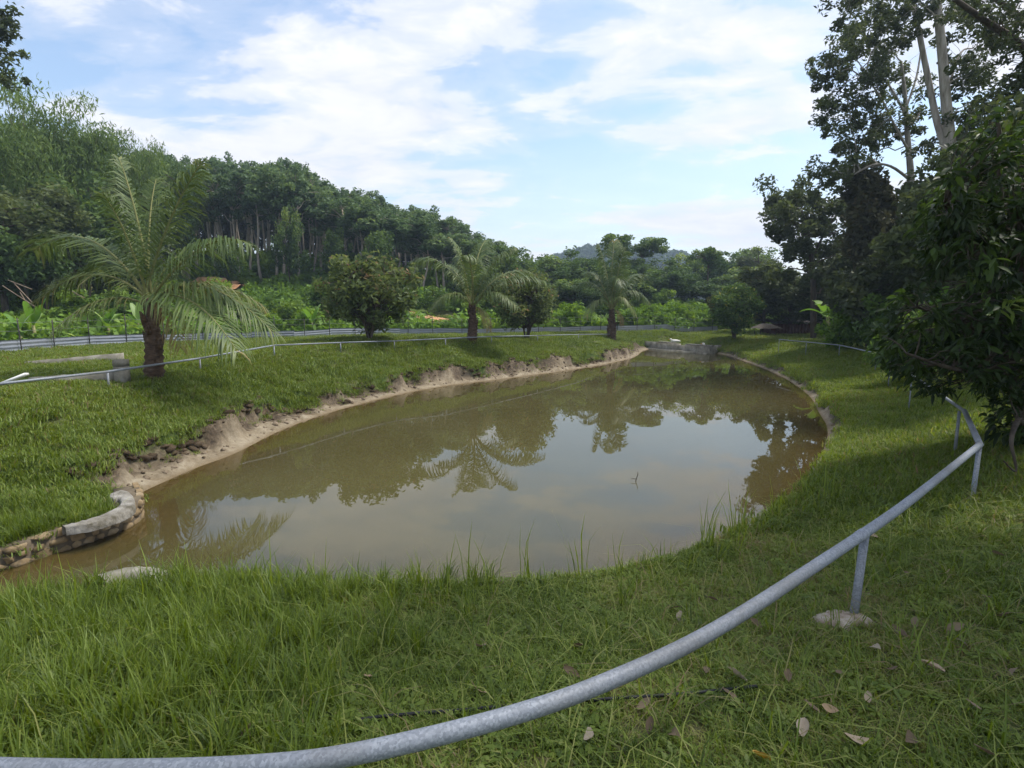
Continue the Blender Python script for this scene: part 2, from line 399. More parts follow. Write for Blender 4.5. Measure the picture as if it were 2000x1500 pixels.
def on_ground(px, py, up=0.0):                          # first place where the sight line meets the land
    d = ray(px, py); t = np.arange(2.0, 60, .04); x, y, z = d[0] * t, d[1] * t, CAMZ + d[2] * t
    h = gz(x, y); k = np.argmax((z <= h + up) & (h > (.02 if up == 0 else .55))); k = k if k > 0 else len(t) - 1
    return np.array([x[k], y[k], h[k]])

def axis(parts):
    a = []
    for lo, hi, st in parts: a += list(np.arange(lo, hi - 1e-9, st))
    a.append(parts[-1][1]); return np.array(a)
gx = axis([(-900, -120, 60), (-120, -30, 5), (-30, -12, .9), (-12, -6.5, .16), (-6.5, 7.5, .07), (7.5, 13, .11), (13, 30, .9), (30, 120, 5), (120, 900, 60)])
gy = axis([(-80, -6, 6), (-6, .8, .6), (.8, 15, .07), (15, 36, .14), (36, 70, 1), (70, 150, 5), (150, 1500, 90)])
X, Y = np.meshgrid(gx, gy); xf, yf = X.ravel(), Y.ravel()
D_ = np.full(xf.shape, 60.0)
nearm = (xf > -14) & (xf < 16) & (yf > -4) & (yf < 42)
D_[nearm] = sdist(xf[nearm], yf[nearm])
Z_ = gz(xf, yf, D_)
nx, ny = len(gx), len(gy)
i, j = np.meshgrid(np.arange(ny - 1), np.arange(nx - 1), indexing='ij')
q = np.stack([i * nx + j, i * nx + j + 1, (i + 1) * nx + j + 1, (i + 1) * nx + j], -1).reshape(-1, 4)
g = MB(); g.add(np.stack([xf, yf, Z_], 1), q)
nw, lw = weights(xf, yf)
# what the ground is made of: 1 bare (sand or torn earth), 0 turf
vn = vnoise(xf + .5 * yf, yf, .7, 63, 3); vn2 = vnoise(xf, yf + .3 * xf, 2.9, 71, 3)
barew = np.where(nw > .5, .10 + .12 * vn, np.where(lw > .5, .22 + .80 * vn + .55 * (vn2 - .5), .11 + .22 * vn + .2 * (vn2 - .5)))
barew = barew * np.where((xf < -3.72) & (yf < 6.35), .05, 1)
bare = 1 - sstep(barew - .12, barew + .10, D_)
def bareness(x, y, d):
    n_, l_ = weights(x, y); a = vnoise(x + .5 * y, y, .7, 63, 3); b = vnoise(x, y + .3 * x, 2.9, 71, 3)
    return np.where((x < -3.72) & (y < 6.35), .05, 1) * np.where(n_ > .5, .10 + .12 * a, np.where(l_ > .5, .22 + .80 * a + .55 * (b - .5), .11 + .22 * a + .2 * (b - .5)))
dark = sstep(.32, .66, D_ / np.maximum(barew, .05) + .35 * (vnoise(xf, yf, 4, 83, 2) - .5)) * (.35 + vnoise(xf, yf, 2.6, 81, 3) * 1.15)
def ground_mat():
    m, nt, out = new_mat('ground_soil_and_turf')
    pos = geo_pos(nt)
    b = attr(nt, 'bare'); dk = attr(nt, 'earth')
    nA = noise(nt, pos, 2.2, 6, .6); nB = noise(nt, pos, 14, 5, .65); nC = noise(nt, pos, .45, 4)
    turf = ramp(nt, nB, [(.3, (.045, .068, .016)), (.5, (.072, .115, .024)), (.7, (.11, .13, .038))])
    dry = ramp(nt, nB, [(.3, (.09, .065, .035)), (.7, (.20, .155, .085))])
    turf = mixc(nt, ramp(nt, nC, [(.48, 0), (.66, .55)]), turf, dry)
    sand = ramp(nt, mth(nt, 'ADD', mth(nt, 'MULTIPLY', nA, .6), mth(nt, 'MULTIPLY', nB, .4)), [(.32, (.13, .10, .062)), (.5, (.235, .192, .130)), (.68, (.35, .305, .225))])
    earth = ramp(nt, nB, [(.3, (.035, .027, .018)), (.55, (.10, .075, .05)), (.75, (.20, .16, .11))])
    soil = mixc(nt, mth(nt, 'MULTIPLY', dk, 1.0, clamp=True), sand, earth)
    wet = nd(nt, 'ShaderNodeSeparateXYZ'); nt.links.new(pos, wet.inputs[0])
    wf = ramp(nt, mth(nt, 'MULTIPLY', wet.outputs[2], 10), [(.0, 1), (.35, 0)])
    soil = mixc(nt, mth(nt, 'MULTIPLY', wf, .75), soil, (.16, .115, .062))
    c = mixc(nt, b, turf, soil)
    p = principled(nt, c, .9, 0, .2)
    bump(nt, mth(nt, 'ADD', nB, noise(nt, pos, 45, 4, .7)), .7, .03, p)
    nt.links.new(p.outputs[0], out.inputs[0]); return m
M['ground'] = ground_mat()
gme = g.mesh('ground', M['ground'], smooth=True)
for nm, val in (('bare', bare), ('earth', np.clip(dark, 0, 1) * (D_ > .1))):
    a_ = gme.attributes.new(nm, 'FLOAT', 'POINT'); a_.data.foreach_set('value', val.astype(np.float32))
ground = link('ground', gme); tag(ground, kind='structure')

# ---- water: a still, silty surface; light passes where it is shallow
def water_mat():
    m, nt, out = new_mat('silty_pond_water')
    pos = geo_pos(nt)
    dep = attr(nt, 'depth')
    n = noise(nt, pos, .35, 4)
    silt = ramp(nt, n, [(.3, (.070, .062, .024)), (.7, (.092, .082, .034))])
    dif = nd(nt, 'ShaderNodeBsdfDiffuse'); nt.links.new(silt, dif.inputs[0])
    trn = nd(nt, 'ShaderNodeBsdfTransparent'); trn.inputs[0].default_value = (.80, .70, .46, 1)
    mA = nd(nt, 'ShaderNodeMixShader'); nt.links.new(ramp(nt, dep, [(0, .25), (.12, .55), (.35, .85), (.6, .97)]), mA.inputs[0])
    nt.links.new(trn.outputs[0], mA.inputs[1]); nt.links.new(dif.outputs[0], mA.inputs[2])
    gl = nd(nt, 'ShaderNodeBsdfGlossy'); gl.inputs['Roughness'].default_value = .0
    fr = nd(nt, 'ShaderNodeFresnel'); fr.inputs['IOR'].default_value = 1.6
    bm = nd(nt, 'ShaderNodeBump'); bm.inputs['Strength'].default_value = .012; bm.inputs['Distance'].default_value = .05
    nt.links.new(noise(nt, pos, 2.2, 3, .5), bm.inputs['Height'])
    nt.links.new(bm.outputs[0], gl.inputs['Normal']); nt.links.new(bm.outputs[0], fr.inputs['Normal'])
    mB = nd(nt, 'ShaderNodeMixShader'); nt.links.new(fr.outputs[0], mB.inputs[0])
    nt.links.new(mA.outputs[0], mB.inputs[1]); nt.links.new(gl.outputs[0], mB.inputs[2])
    nt.links.new(mB.outputs[0], out.inputs[0]); return m
M['water'] = water_mat()
wx = np.arange(-12, 13.01, .16); wy = np.arange(2.0, 37, .16)
WX, WY = np.meshgrid(wx, wy); WD = sdist(WX, WY).reshape(WX.shape)
WZ = gz(WX.ravel(), WY.ravel(), WD.ravel(), False)
keep = (WD < .35); idx = -np.ones(WX.shape, int)
i, j = np.meshgrid(np.arange(len(wy) - 1), np.arange(len(wx) - 1), indexing='ij')
kq = (keep[:-1, :-1] & keep[1:, :-1] & keep[:-1, 1:] & keep[1:, 1:]).ravel()
nxw = len(wx)
qw = np.stack([i * nxw + j, i * nxw + j + 1, (i + 1) * nxw + j + 1, (i + 1) * nxw + j], -1).reshape(-1, 4)[kq]
used = np.unique(qw); remap = -np.ones(WX.size, int); remap[used] = np.arange(len(used))
wm = MB(); wm.add(np.stack([WX.ravel()[used], WY.ravel()[used], np.zeros(len(used))], 1), remap[qw])
wme = wm.mesh('pond_water', M['water'], True)
a_ = wme.attributes.new('depth', 'FLOAT', 'POINT'); a_.data.foreach_set('value', np.clip(-WD.ravel()[used] * .28, 0, 1).astype(np.float32))
water = link('pond_water', wme); tag(water, kind='structure')

# ---- far hill with woods
def far_hill():
    rng = np.random.default_rng(5)
    prof_px = np.array([900, 1000, 1080, 1130, 1170, 1230, 1300, 1350, 1400, 1480, 1600]); prof_py = np.array([565, 540, 515, 498, 493, 496, 505, 517, 535, 558, 580])
    n = 60; m = 16; D0 = 330.0
    vs_ = []
    for a in range(n + 1):
        px = 860 + (1640 - 860) * a / n; top = CAMZ + (610 - np.interp(px, prof_px, prof_py)) / F * D0 - 5
        for b in range(m + 1):
            t = b / m; h = math.sin(math.pi * t) ** .8
            y = D0 - 70 + 150 * t
            vs_.append(((px - 1000) / F * D0, y, 1 + max(top, 2) * h + rng.uniform(-.8, .8)))
    i, j = np.meshgrid(np.arange(n), np.arange(m), indexing='ij')
    q = np.stack([i * (m + 1) + j, (i + 1) * (m + 1) + j, (i + 1) * (m + 1) + j + 1, i * (m + 1) + j + 1], -1).reshape(-1, 4)
    b_ = MB(); b_.add(vs_, q)
    mat = rough_mat('hill_soil', [(.3, (.03, .045, .02)), (.7, (.06, .075, .03))], .2)
    o = b_.build('hill', mat, smooth=True); tag(o, kind='structure')
    V = np.array(vs_); tri = V[q]
    k = rng.integers(0, len(q), 2600); r1 = rng.random((2600, 1)); r2 = rng.random((2600, 1))
    P = tri[k, 0] * (1 - r1) * (1 - r2) + tri[k, 1] * r1 * (1 - r2) + tri[k, 2] * r1 * r2 + tri[k, 3] * (1 - r1) * r2
    return P[P[:, 1] < D0 + 20]
HILLPTS = far_hill()

# ------------------------------------------------------------------ scatter of uncountable stuff (grass, herbs, far wood)
def scatter(name, label, cat, protos, pts, rot, scl, tint, idx):
    c = bpy.data.collections.new(name + '_kinds')
    for k, me in enumerate(protos):
        c.objects.link(bpy.data.objects.new('%s_%02d' % (name, k), me))
    me = bpy.data.meshes.new(name)
    me.vertices.add(len(pts)); me.vertices.foreach_set('co', pts.astype(np.float32).ravel())
    for nm, typ, val in (('rot', 'FLOAT_VECTOR', rot), ('scl', 'FLOAT', scl), ('ti', 'FLOAT', tint), ('idx', 'INT', idx)):
        a = me.attributes.new(nm, typ, 'POINT')
        if typ == 'FLOAT_VECTOR': a.data.foreach_set('vector', val.astype(np.float32).ravel())
        elif typ == 'INT': a.data.foreach_set('value', val.astype(np.int32))
        else: a.data.foreach_set('value', val.astype(np.float32))
    o = link(name, me); tag(o, label, cat, kind='stuff')
    ng = bpy.data.node_groups.new(name, 'GeometryNodeTree')
    ng.interface.new_socket('Geometry', in_out='INPUT', socket_type='NodeSocketGeometry')
    ng.interface.new_socket('Geometry', in_out='OUTPUT', socket_type='NodeSocketGeometry')
    gi = ng.nodes.new('NodeGroupInput'); go = ng.nodes.new('NodeGroupOutput')
    ci = ng.nodes.new('GeometryNodeCollectionInfo'); ci.inputs['Collection'].default_value = c
    ci.inputs['Separate Children'].default_value = True; ci.inputs['Reset Children'].default_value = True
    ip = ng.nodes.new('GeometryNodeInstanceOnPoints'); ip.inputs['Pick Instance'].default_value = True
    def na(nm, typ):
        n = ng.nodes.new('GeometryNodeInputNamedAttribute'); n.data_type = typ; n.inputs['Name'].default_value = nm
        return [s for s in n.outputs if s.enabled and s.name == 'Attribute'][0]
    ng.links.new(gi.outputs[0], ip.inputs['Points']); ng.links.new(ci.outputs[0], ip.inputs['Instance'])
    ng.links.new(na('idx', 'INT'), ip.inputs['Instance Index'])
    e2r = ng.nodes.new('FunctionNodeEulerToRotation'); ng.links.new(na('rot', 'FLOAT_VECTOR'), e2r.inputs[0])
    ng.links.new(e2r.outputs[0], ip.inputs['Rotation']); ng.links.new(na('scl', 'FLOAT'), ip.inputs['Scale'])
    ng.links.new(ip.outputs[0], go.inputs[0])
    md = o.modifiers.new('scatter', 'NODES'); md.node_group = ng
    return o

def frames(rng, n, up=.2):
    """random leaf frames: a along the leaf, b across"""
    a = rng.normal(size=(n, 3)); a[:, 2] *= .6; a[:, 2] -= .15; a /= np.linalg.norm(a, axis=1, keepdims=True)
    nn = rng.normal(size=(n, 3)) * (1 - up); nn[:, 2] += up * 1.6
    b = np.cross(nn, a); b /= np.linalg.norm(b, axis=1, keepdims=True) + 1e-9
    return a, b
def leaves(mb, rng, c, L, W, tint, up=.2, ab=None, bend=.18):
    n = len(c); a, b = frames(rng, n, up) if ab is None else ab
    L = np.broadcast_to(L, (n,))[:, None]; W = np.broadcast_to(W, (n,))[:, None]
    dn = np.array([0, 0, -1.0])
    v = np.stack([c - a * L * .5, c + b * W * .5 + a * L * .05, c + a * L * .5 + dn * L * bend, c - b * W * .5 + a * L * .05], 1)
    f = np.arange(n * 4).reshape(-1, 4)
    mb.add(v.reshape(-1, 3), f, np.repeat(np.broadcast_to(tint, (n,)), 4))
def fine_leaves(mb, rng, c, L, W, tint, a, b):
    """a folded, pointed leaf of six small faces"""
    n = len(c); nn = np.cross(a, b)
    L = np.broadcast_to(L, (n,))[:, None]; W = np.broadcast_to(W, (n,))[:, None]
    dn = np.array([0, 0, -1.0])
    st = [(0, 0, 0), (.30, .42, .05), (.62, .40, .16), (1.0, 0, .38)]
    V = []
    V.append(c)                                            # 0 base
    for s, w, dr in st[1:3]:
        mid = c + a * L * s + dn * L * dr * .5
        V += [mid + b * W * w + nn * W * .16, mid, mid - b * W * w + nn * W * .16]
    V.append(c + a * L + dn * L * .24)
    V = np.stack(V, 1)                                    # n,8,3
    base = (np.arange(n) * 8)[:, None]
    T = np.concatenate([base + np.array(t)[None] for t in ([0, 1, 2], [0, 2, 3], [4, 7, 5], [5, 7, 6])])
    Q = np.concatenate([base + np.array(t)[None] for t in ([1, 4, 5, 2], [2, 5, 6, 3])])
    base_n = mb.n
    mb.add(V.reshape(-1, 3), T, np.repeat(np.broadcast_to(tint, (n,)), 8))
    mb.f.setdefault(4, []).append(Q + base_n)

# ---- grass tufts
def tuft(seed, nb, h, w, spread, lean, dryf=.08, flat=0.0):
    rng = np.random.default_rng(seed); mb = MB()
    for k in range(nb):
        az = rng.uniform(0, 2 * math.pi); r = spread * math.sqrt(rng.random())
        base = np.array([r * math.cos(az), r * math.sin(az), -.01])
        d = rng.uniform(0, 2 * math.pi); out = np.array([math.cos(d), math.sin(d), 0]); sd_ = np.array([-out[1], out[0], 0])
        H = h * rng.uniform(.5, 1.15); ln = lean * rng.uniform(.3, 1.3)
        ww = w * rng.uniform(.7, 1.2)
        p0 = base; p1 = base + np.array([0, 0, H * .55]) + out * ln * H * .35; p2 = base + np.array([0, 0, H * (1 - .35 * ln)]) + out * ln * H * 1.0
        tin = rng.uniform(.0, .85) if rng.random() > dryf else rng.uniform(.9, 1.3)
        mb.add([p0 - sd_ * ww * .5, p0 + sd_ * ww * .5, p1 + sd_ * ww * .42, p1 - sd_ * ww * .42, p2], [[0, 1, 2, 3]], tin)
        mb.f.setdefault(3, []).append(np.array([[3, 2, 4]]) + mb.n - 5)
    return mb.mesh('grass_tuft', M['grass_blade'])
def broad(seed, nl):                                      # low broad-leaved weed among the grass
    rng = np.random.default_rng(seed); mb = MB(); n = nl
    az = rng.uniform(0, 6.28, n); a = np.stack([np.cos(az), np.sin(az), rng.uniform(.1, .7, n)], 1); a /= np.linalg.norm(a, axis=1, keepdims=True)
    b = np.cross(a, np.array([0, 0, 1.0])); b /= np.linalg.norm(b, axis=1, keepdims=True)
    c = np.stack([rng.uniform(-.05, .05, n), rng.uniform(-.05, .05, n), rng.uniform(0, .03, n)], 1)
    leaves(mb, rng, c + a * .025, .055, .022, rng.uniform(.2, .7, n), ab=(a, b))
    return mb.mesh('broad_weed', M['grass_blade'])
TUFTS = [tuft(1, 26, .075, .0065, .07, 1.0, .12), tuft(2, 26, .065, .007, .075, 1.25, .16), tuft(3, 24, .09, .0065, .07, .9, .06),    # 0-2 short
         tuft(4, 18, .34, .0085, .06, .55, .04), tuft(5, 16, .40, .009, .05, .45, .05), tuft(6, 20, .24, .008, .06, .7, .05),        # 3-5 tall
         broad(7, 16), broad(8, 20),                                                                                              # 6-7 weeds
         tuft(9, 7, .52, .008, .04, .35, .0),                                                                                     # 8 waterside sedge
         tuft(10, 46, .085, .010, .16, .9, .06), tuft(11, 44, .11, .011, .17, .8, .12),                                             # 9-10 farther turf
         tuft(12, 26, .05, .006, .08, 1.5, .85),
         tuft(13, 5, .30, .007, .05, 1.7, .35)]                                                                                  # 11 dry thatch
CAPL = catmull([at_z(a, b, .24)[:2] for a, b in [(128, 1026), (180, 1016), (222, 1001), (246, 988), (250, 975), (240, 962), (222, 967)]], 5, False)
def scatter_grass():
    rng = np.random.default_rng(77)
    out = []
    def zone(n, x0, x1, y0, y1, pick, smin, smax, thin=0.0, bare=None):
        x = rng.uniform(x0, x1, n); y = rng.uniform(y0, y1, n)
        vis = (np.abs(x) < y * 1.02 + 1.2); x, y = x[vis], y[vis]
        d = sdist(x, y); bw = bareness(x, y, d)
        k = (d > bw * (.92 + .1 * rng.random(len(d)))) if bare is None else (d > bw * bare) & (d < bw + .1); x, y, d = x[k], y[k], d[k]
        k = np.min(np.hypot(x[:, None] - CAPL[None, :, 0], y[:, None] - CAPL[None, :, 1]), 1) > .13; x, y, d = x[k], y[k], d[k]
        k = rng.random(len(x)) > thin * vnoise(x, y, 1.5, 5, 2); x, y, d = x[k], y[k], d[k]
        z = gz(x, y, d)
        ids, sc, ti = pick(x, y, d, rng)
        keep_ = ids >= 0
        out.append((x[keep_], y[keep_], z[keep_], ids[keep_], (sc * rng.uniform(smin, smax, len(x)))[keep_], ti[keep_]))
    dryp = lambda x, y: vnoise(x, y, .9, 15, 3)
    def near(x, y, d, r):
        n = len(x); ids = r.choice([0, 1, 2, 6, 7], n, p=[.3, .3, .22, .10, .08]); sc = np.ones(n)
        dp = dryp(x, y)
        dr = sstep(.48, .62, dp) * (x > -1.2)
        ids = np.where(r.random(n) < .38 * dr + .08, 11, ids); sc = np.where(x > -.8, .78, sc)
        ids = np.where((ids != 11) & (r.random(n) < .18 * dr), -1, ids)
        tall = sstep(-.2, -1.6, x + (y - 3) * .25 + (vnoise(x, y, 1.3, 8, 2) - .5) * 1.6) if False else 1 - sstep(-1.7, -.1, x + (vnoise(x, y, 1.3, 8, 2) - .5) * 1.6 - (y - 2.4) * .35)
        ids = np.where(r.random(n) < .05, 12, ids); sc = np.where(ids == 12, .8, sc)
        isT = r.random(n) < tall * .40
        ids = np.where(isT, r.choice([3, 5, 5], n), ids)
        sc = np.where(isT, .72, sc)
        ti = np.clip(.33 + .60 * (vnoise(x, y, 2.0, 18, 3) - .5) - .06 * tall + .15 * dr + r.normal(0, .10, n), 0, 1)
        return ids, sc, ti
    zone(46000, -6.5, 6.5, .9, 5.6, near, .75, 1.25)
    def lip(x, y, d, r):                                   # taller growth along the near water's edge
        n = len(x); nw_, _ = weights(x, y)
        w = np.exp(-((d - .35) / .35) ** 2) * (nw_ > .5) * (1 - sstep(.2, 2.2, x))
        u = r.random(n)
        ids = np.where(u < w * .8 * sstep(.38, .62, vnoise(x, y, 1.4, 88, 2)), r.choice([3, 4, 5, 5, 8], n), -1)
        ids = np.where((ids < 0) & (d < .6) & (nw_ > .5) & (r.random(n) < .07), 8, ids)
        return ids, np.where(ids == 8, .95, .72), np.clip(.40 + r.normal(0, .12, n), 0, 1)
    zone(6500, -6.5, 3.5, 2.4, 5.5, lip, .45, 1.25)
    def mid(x, y, d, r):
        n = len(x); ids = r.choice([9, 10, 2, 5], n, p=[.45, .37, .12, .06]); sc = np.where(ids == 5, .6, 1.0)
        dp = vnoise(x, y, .35, 25, 3)
        ids = np.where(r.random(n) < .10, 11, ids)
        ti = np.clip(.42 + .75 * (vnoise(x, y, .5, 28, 3) - .5) + .25 * (dp - .5) + r.normal(0, .10, n), 0, 1)
        return ids, sc, ti
    zone(56000, -13, 11, 4.5, 14, mid, .6, 1.25)
    zone(44000, -17, 15, 12, 24, mid, .9, 1.5)
    zone(26000, -17, 22, 24, 40, mid, 1.2, 2.0)
    def rough(x, y, d, r):                                  # longer clumps on the left bank
        n = len(x); _, l_ = weights(x, y); h = vnoise(x, y, .8, 35, 3)
        ids = np.where((l_ > .5) & (r.random(n) < sstep(.5, .75, h)), r.choice([5, 3], n), -1)
        return ids, np.full(n, .7), np.clip(.5 + r.normal(0, .12, n), 0, 1)
    zone(9000, -12, 5, 6, 24, rough, .6, 1.1)
    def edge(x, y, d, r):                                   # tufts hanging over the torn edge
        n = len(x); bw = bareness(x, y, d); nw_, _ = weights(x, y)
        ids = np.where((d < bw + .14) & (nw_ < .5), r.choice([2, 5, 9], n), -1)
        return ids, np.where(ids == 5, .5, .95), np.clip(.40 + r.normal(0, .14, n), 0, 1)
    zone(60000, -8, 13, 5, 33, edge, .6, 1.1)
    def torn(x, y, d, r):                                   # sparse growth on the torn earth itself
        n = len(x); bw = bareness(x, y, d); nw_, _ = weights(x, y)
        ids = np.where((nw_ < .5) & (r.random(n) < sstep(.40, .62, vnoise(x, y, 2.3, 65, 3)) * .8), r.choice([2, 5, 11, 0], n), -1)
        return ids, np.where(ids == 5, .45, .9), np.clip(.55 + r.normal(0, .22, n), 0, 1)
    zone(26000, -8, 13, 5, 33, torn, .6, 1.1, bare=.42)
    x, y, z, ids, sc, ti = [np.concatenate(a) for a in zip(*out)]
    n = len(x)
    rot = np.stack([rng.normal(0, .12, n), rng.normal(0, .12, n), rng.uniform(0, 6.283, n)], 1)
    scatter('grass', 'green turf and taller grass covering the banks around the pond', 'grass', TUFTS, np.stack([x, y, z], 1), rot, sc, ti, ids)
scatter_grass()

def clod(seed, flat):
    rng = np.random.default_rng(seed); mb = MB(); nu, nv = 9, 6; V = []
    for a in range(nv + 1):
        ph = math.pi * a / nv - math.pi / 2
        for b in range(nu):
            th = 6.283 * b / nu; q3 = np.array([math.cos(ph) * math.cos(th), math.cos(ph) * math.sin(th), math.sin(ph) * flat]); V.append(q3 * (1 + rng.uniform(-.28, .28)))
    mb.add(V, [[a * nu + b, a * nu + (b + 1) % nu, (a + 1) * nu + (b + 1) % nu, (a + 1) * nu + b] for a in range(nv) for b in range(nu)]); return mb.mesh('clod', M['clod'])
def clod_mat():
    m, nt, out = new_mat('clod_earth'); pos = geo_pos(nt); n = noise(nt, pos, 11, 5, .65)
    c = ramp(nt, mth(nt, 'ADD', mth(nt, 'MULTIPLY', n, .5), mth(nt, 'MULTIPLY', attr(nt, 'ti', 'INSTANCER'), .5)), [(.2, (.030, .022, .014)), (.5, (.10, .074, .048)), (.8, (.27, .215, .155))])
    p = principled(nt, c, .95, 0, .1); bump(nt, noise(nt, pos, 50, 4, .7), .8, .02, p); nt.links.new(p.outputs[0], out.inputs[0]); return m
M['clod'] = clod_mat()
def scatter_clods():
    rng = np.random.default_rng(61); n = 130000; x = rng.uniform(-8, 13, n); y = rng.uniform(5, 33, n); d = sdist(x, y); bw = bareness(x, y, d); nw_, l_ = weights(x, y)
    u = rng.random(n); lipz = (np.abs(d - bw) < .07) & (u < .75) & (l_ > .3); body = (d > .10) & (d < bw) & (u < .34 * (.3 + vnoise(x, y, 1.7, 66, 3)))
    k = (nw_ < .5) & (lipz | body) & ~((x < -3.72) & (y < 6.35)); lip_ = lipz[k]; x, y, d, bw = x[k], y[k], d[k], bw[k]; n = len(x); z = gz(x, y, d)
    s_ = np.where(lip_, rng.uniform(.045, .10, n), .012 + .05 * rng.random(n) ** 3)
    f = d / np.maximum(bw, .05); ti = np.where(lip_, rng.uniform(.05, .5, n), np.clip(1.05 - .75 * f + rng.normal(0, .2, n), 0, 1))
    scatter('soil_clods', 'crumbled earth clods and torn turf edge along the eroded pond banks', 'soil', [clod(1, .7), clod(2, .8), clod(3, .55), clod(4, .4)], np.stack([x, y, z + np.where(lip_, -.005, -.006)], 1),
            np.stack([rng.normal(0, .3, n), rng.normal(0, .3, n), rng.uniform(0, 6.28, n)], 1), s_, ti, np.where(lip_, rng.choice([2, 3], n), rng.choice([0, 1, 2], n)))
scatter_clods()
# ---- herbs on the slope behind the sheet fence
def herb(seed, n, r, h, L, W):
    rng = np.random.default_rng(seed); mb = MB()
    th = rng.uniform(0, 6.283, n); rr = r * np.sqrt(rng.random(n)); zz = h * (1 - (rr / r) ** 2 * .6) * rng.uniform(.25, 1, n)
    c = np.stack([rr * np.cos(th), rr * np.sin(th), zz], 1)
    leaves(mb, rng, c, L * rng.uniform(.6, 1.3, n), W * rng.uniform(.7, 1.3, n), np.clip(zz / h * .6 + rng.normal(.1, .15, n), 0, 1), .45)
    return mb.mesh('herb', M['herb_leaf'])
def herb_blades(seed, n, r, h):
    rng = np.random.default_rng(seed); mb = MB()
    for k in range(n):
        az = rng.uniform(0, 6.28); o = np.array([math.cos(az), math.sin(az), 0]); s_ = np.array([-o[1], o[0], 0]); b = o * r * rng.random() * .5
        H = h * rng.uniform(.5, 1.1); w = .035
        mb.add([b - s_ * w, b + s_ * w, b + o * H * .25 + s_ * w + [0, 0, H * .7], b + o * H * .25 - s_ * w + [0, 0, H * .7], b + o * H * .75 + [0, 0, H * .75]], [[0, 1, 2, 3]], rng.uniform(.3, .9))
        mb.f.setdefault(3, []).append(np.array([[3, 2, 4]]) + mb.n - 5)
    return mb.mesh('herb', M['herb_leaf'])
HERBS = [herb(1, 170, .8, .8, .26, .13), herb(2, 200, .9, .6, .20, .11), herb(3, 150, .7, 1.1, .30, .16), herb_blades(4, 60, .6, 1.0)]
def scatter_herbs():
    rng = np.random.default_rng(12); n = 9000
    y = rng.uniform(17, 52, n); px = rng.uniform(-350, 2300, n); x = (px - 1000) / F * y
    y0 = np.interp(px, hill_px, hill_y0)
    fence_y = np.interp(px, [-300, 0, 300, 530, 750, 900, 1100, 1300, 1500, 2200], [13, 17.2, 23.5, 26.5, 31.5, 32.5, 35, 38.3, 41, 30])
    path = ((np.abs(px - 870) < 75) & (y > 35) & (y < 41)) | ((np.abs(px - 432) < 48) & (y > 38) & (y < 45)) | ((np.abs(px - 215) < 26) & (y > 36) & (y < 42))
    k = (y > fence_y + .9) & ~((px > 1440) & (y < 42)) & ~path
    x, y, px = x[k], y[k], px[k]; n = len(x)
    z = gz(x, y, np.full(n, 30.))
    br = vnoise(x, y, .22, 91, 3)
    near_f = 1 - sstep(0, 7, y - np.interp(px, [-300, 0, 300, 530, 750, 900, 1100, 1300, 1500, 2200], [13, 17.2, 23.5, 26.5, 31.5, 32.5, 35, 38.3, 41, 30]))
    ti = np.clip(.15 + br * .7 + .28 * near_f + rng.normal(0, .1, n), 0, 1)
    ids = rng.choice([0, 1, 2, 3], n, p=[.34, .34, .18, .14]); ids = np.where(br > .6, 3 * (rng.random(n) < .35) + (ids % 3) * 0 + 0, ids)
    scatter('undergrowth', 'bright green weeds and creepers covering the slope behind the sheet fence', 'undergrowth', HERBS,
            np.stack([x, y, z - .05], 1), np.stack([rng.normal(0, .15, n), rng.normal(0, .15, n), rng.uniform(0, 6.28, n)], 1), rng.uniform(.55, 1.25, n) * (1 + (vnoise(x, y, .4, 95, 2) - .4)), ti, ids)
scatter_herbs()
# ---- woods on the far hill
def blob_tree(seed):
    rng = np.random.default_rng(seed); mb = MB(); n = 150
    d = rng.normal(size=(n, 3)); d /= np.linalg.norm(d, axis=1, keepdims=True); d[:, 2] = np.abs(d[:, 2]) * 1.2 - .2
    c = d * (3.2 * rng.uniform(.7, 1.05, (n, 1))); c[:, 2] += 4.5
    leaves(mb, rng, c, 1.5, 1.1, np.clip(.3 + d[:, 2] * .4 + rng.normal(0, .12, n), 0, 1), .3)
    mb.tube([(0, 0, -1), (0, 0, 5)], [.25, .15], 5)
    return mb.mesh('far_tree', M['far_leaf'])
rng = np.random.default_rng(3); nH = len(HILLPTS)
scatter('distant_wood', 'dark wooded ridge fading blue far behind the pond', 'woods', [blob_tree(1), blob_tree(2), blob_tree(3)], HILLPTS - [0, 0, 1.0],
        np.stack([np.zeros(nH), np.zeros(nH), rng.uniform(0, 6.28, nH)], 1), rng.uniform(.7, 1.3, nH), rng.uniform(.2, .9, nH), rng.integers(0, 3, nH))

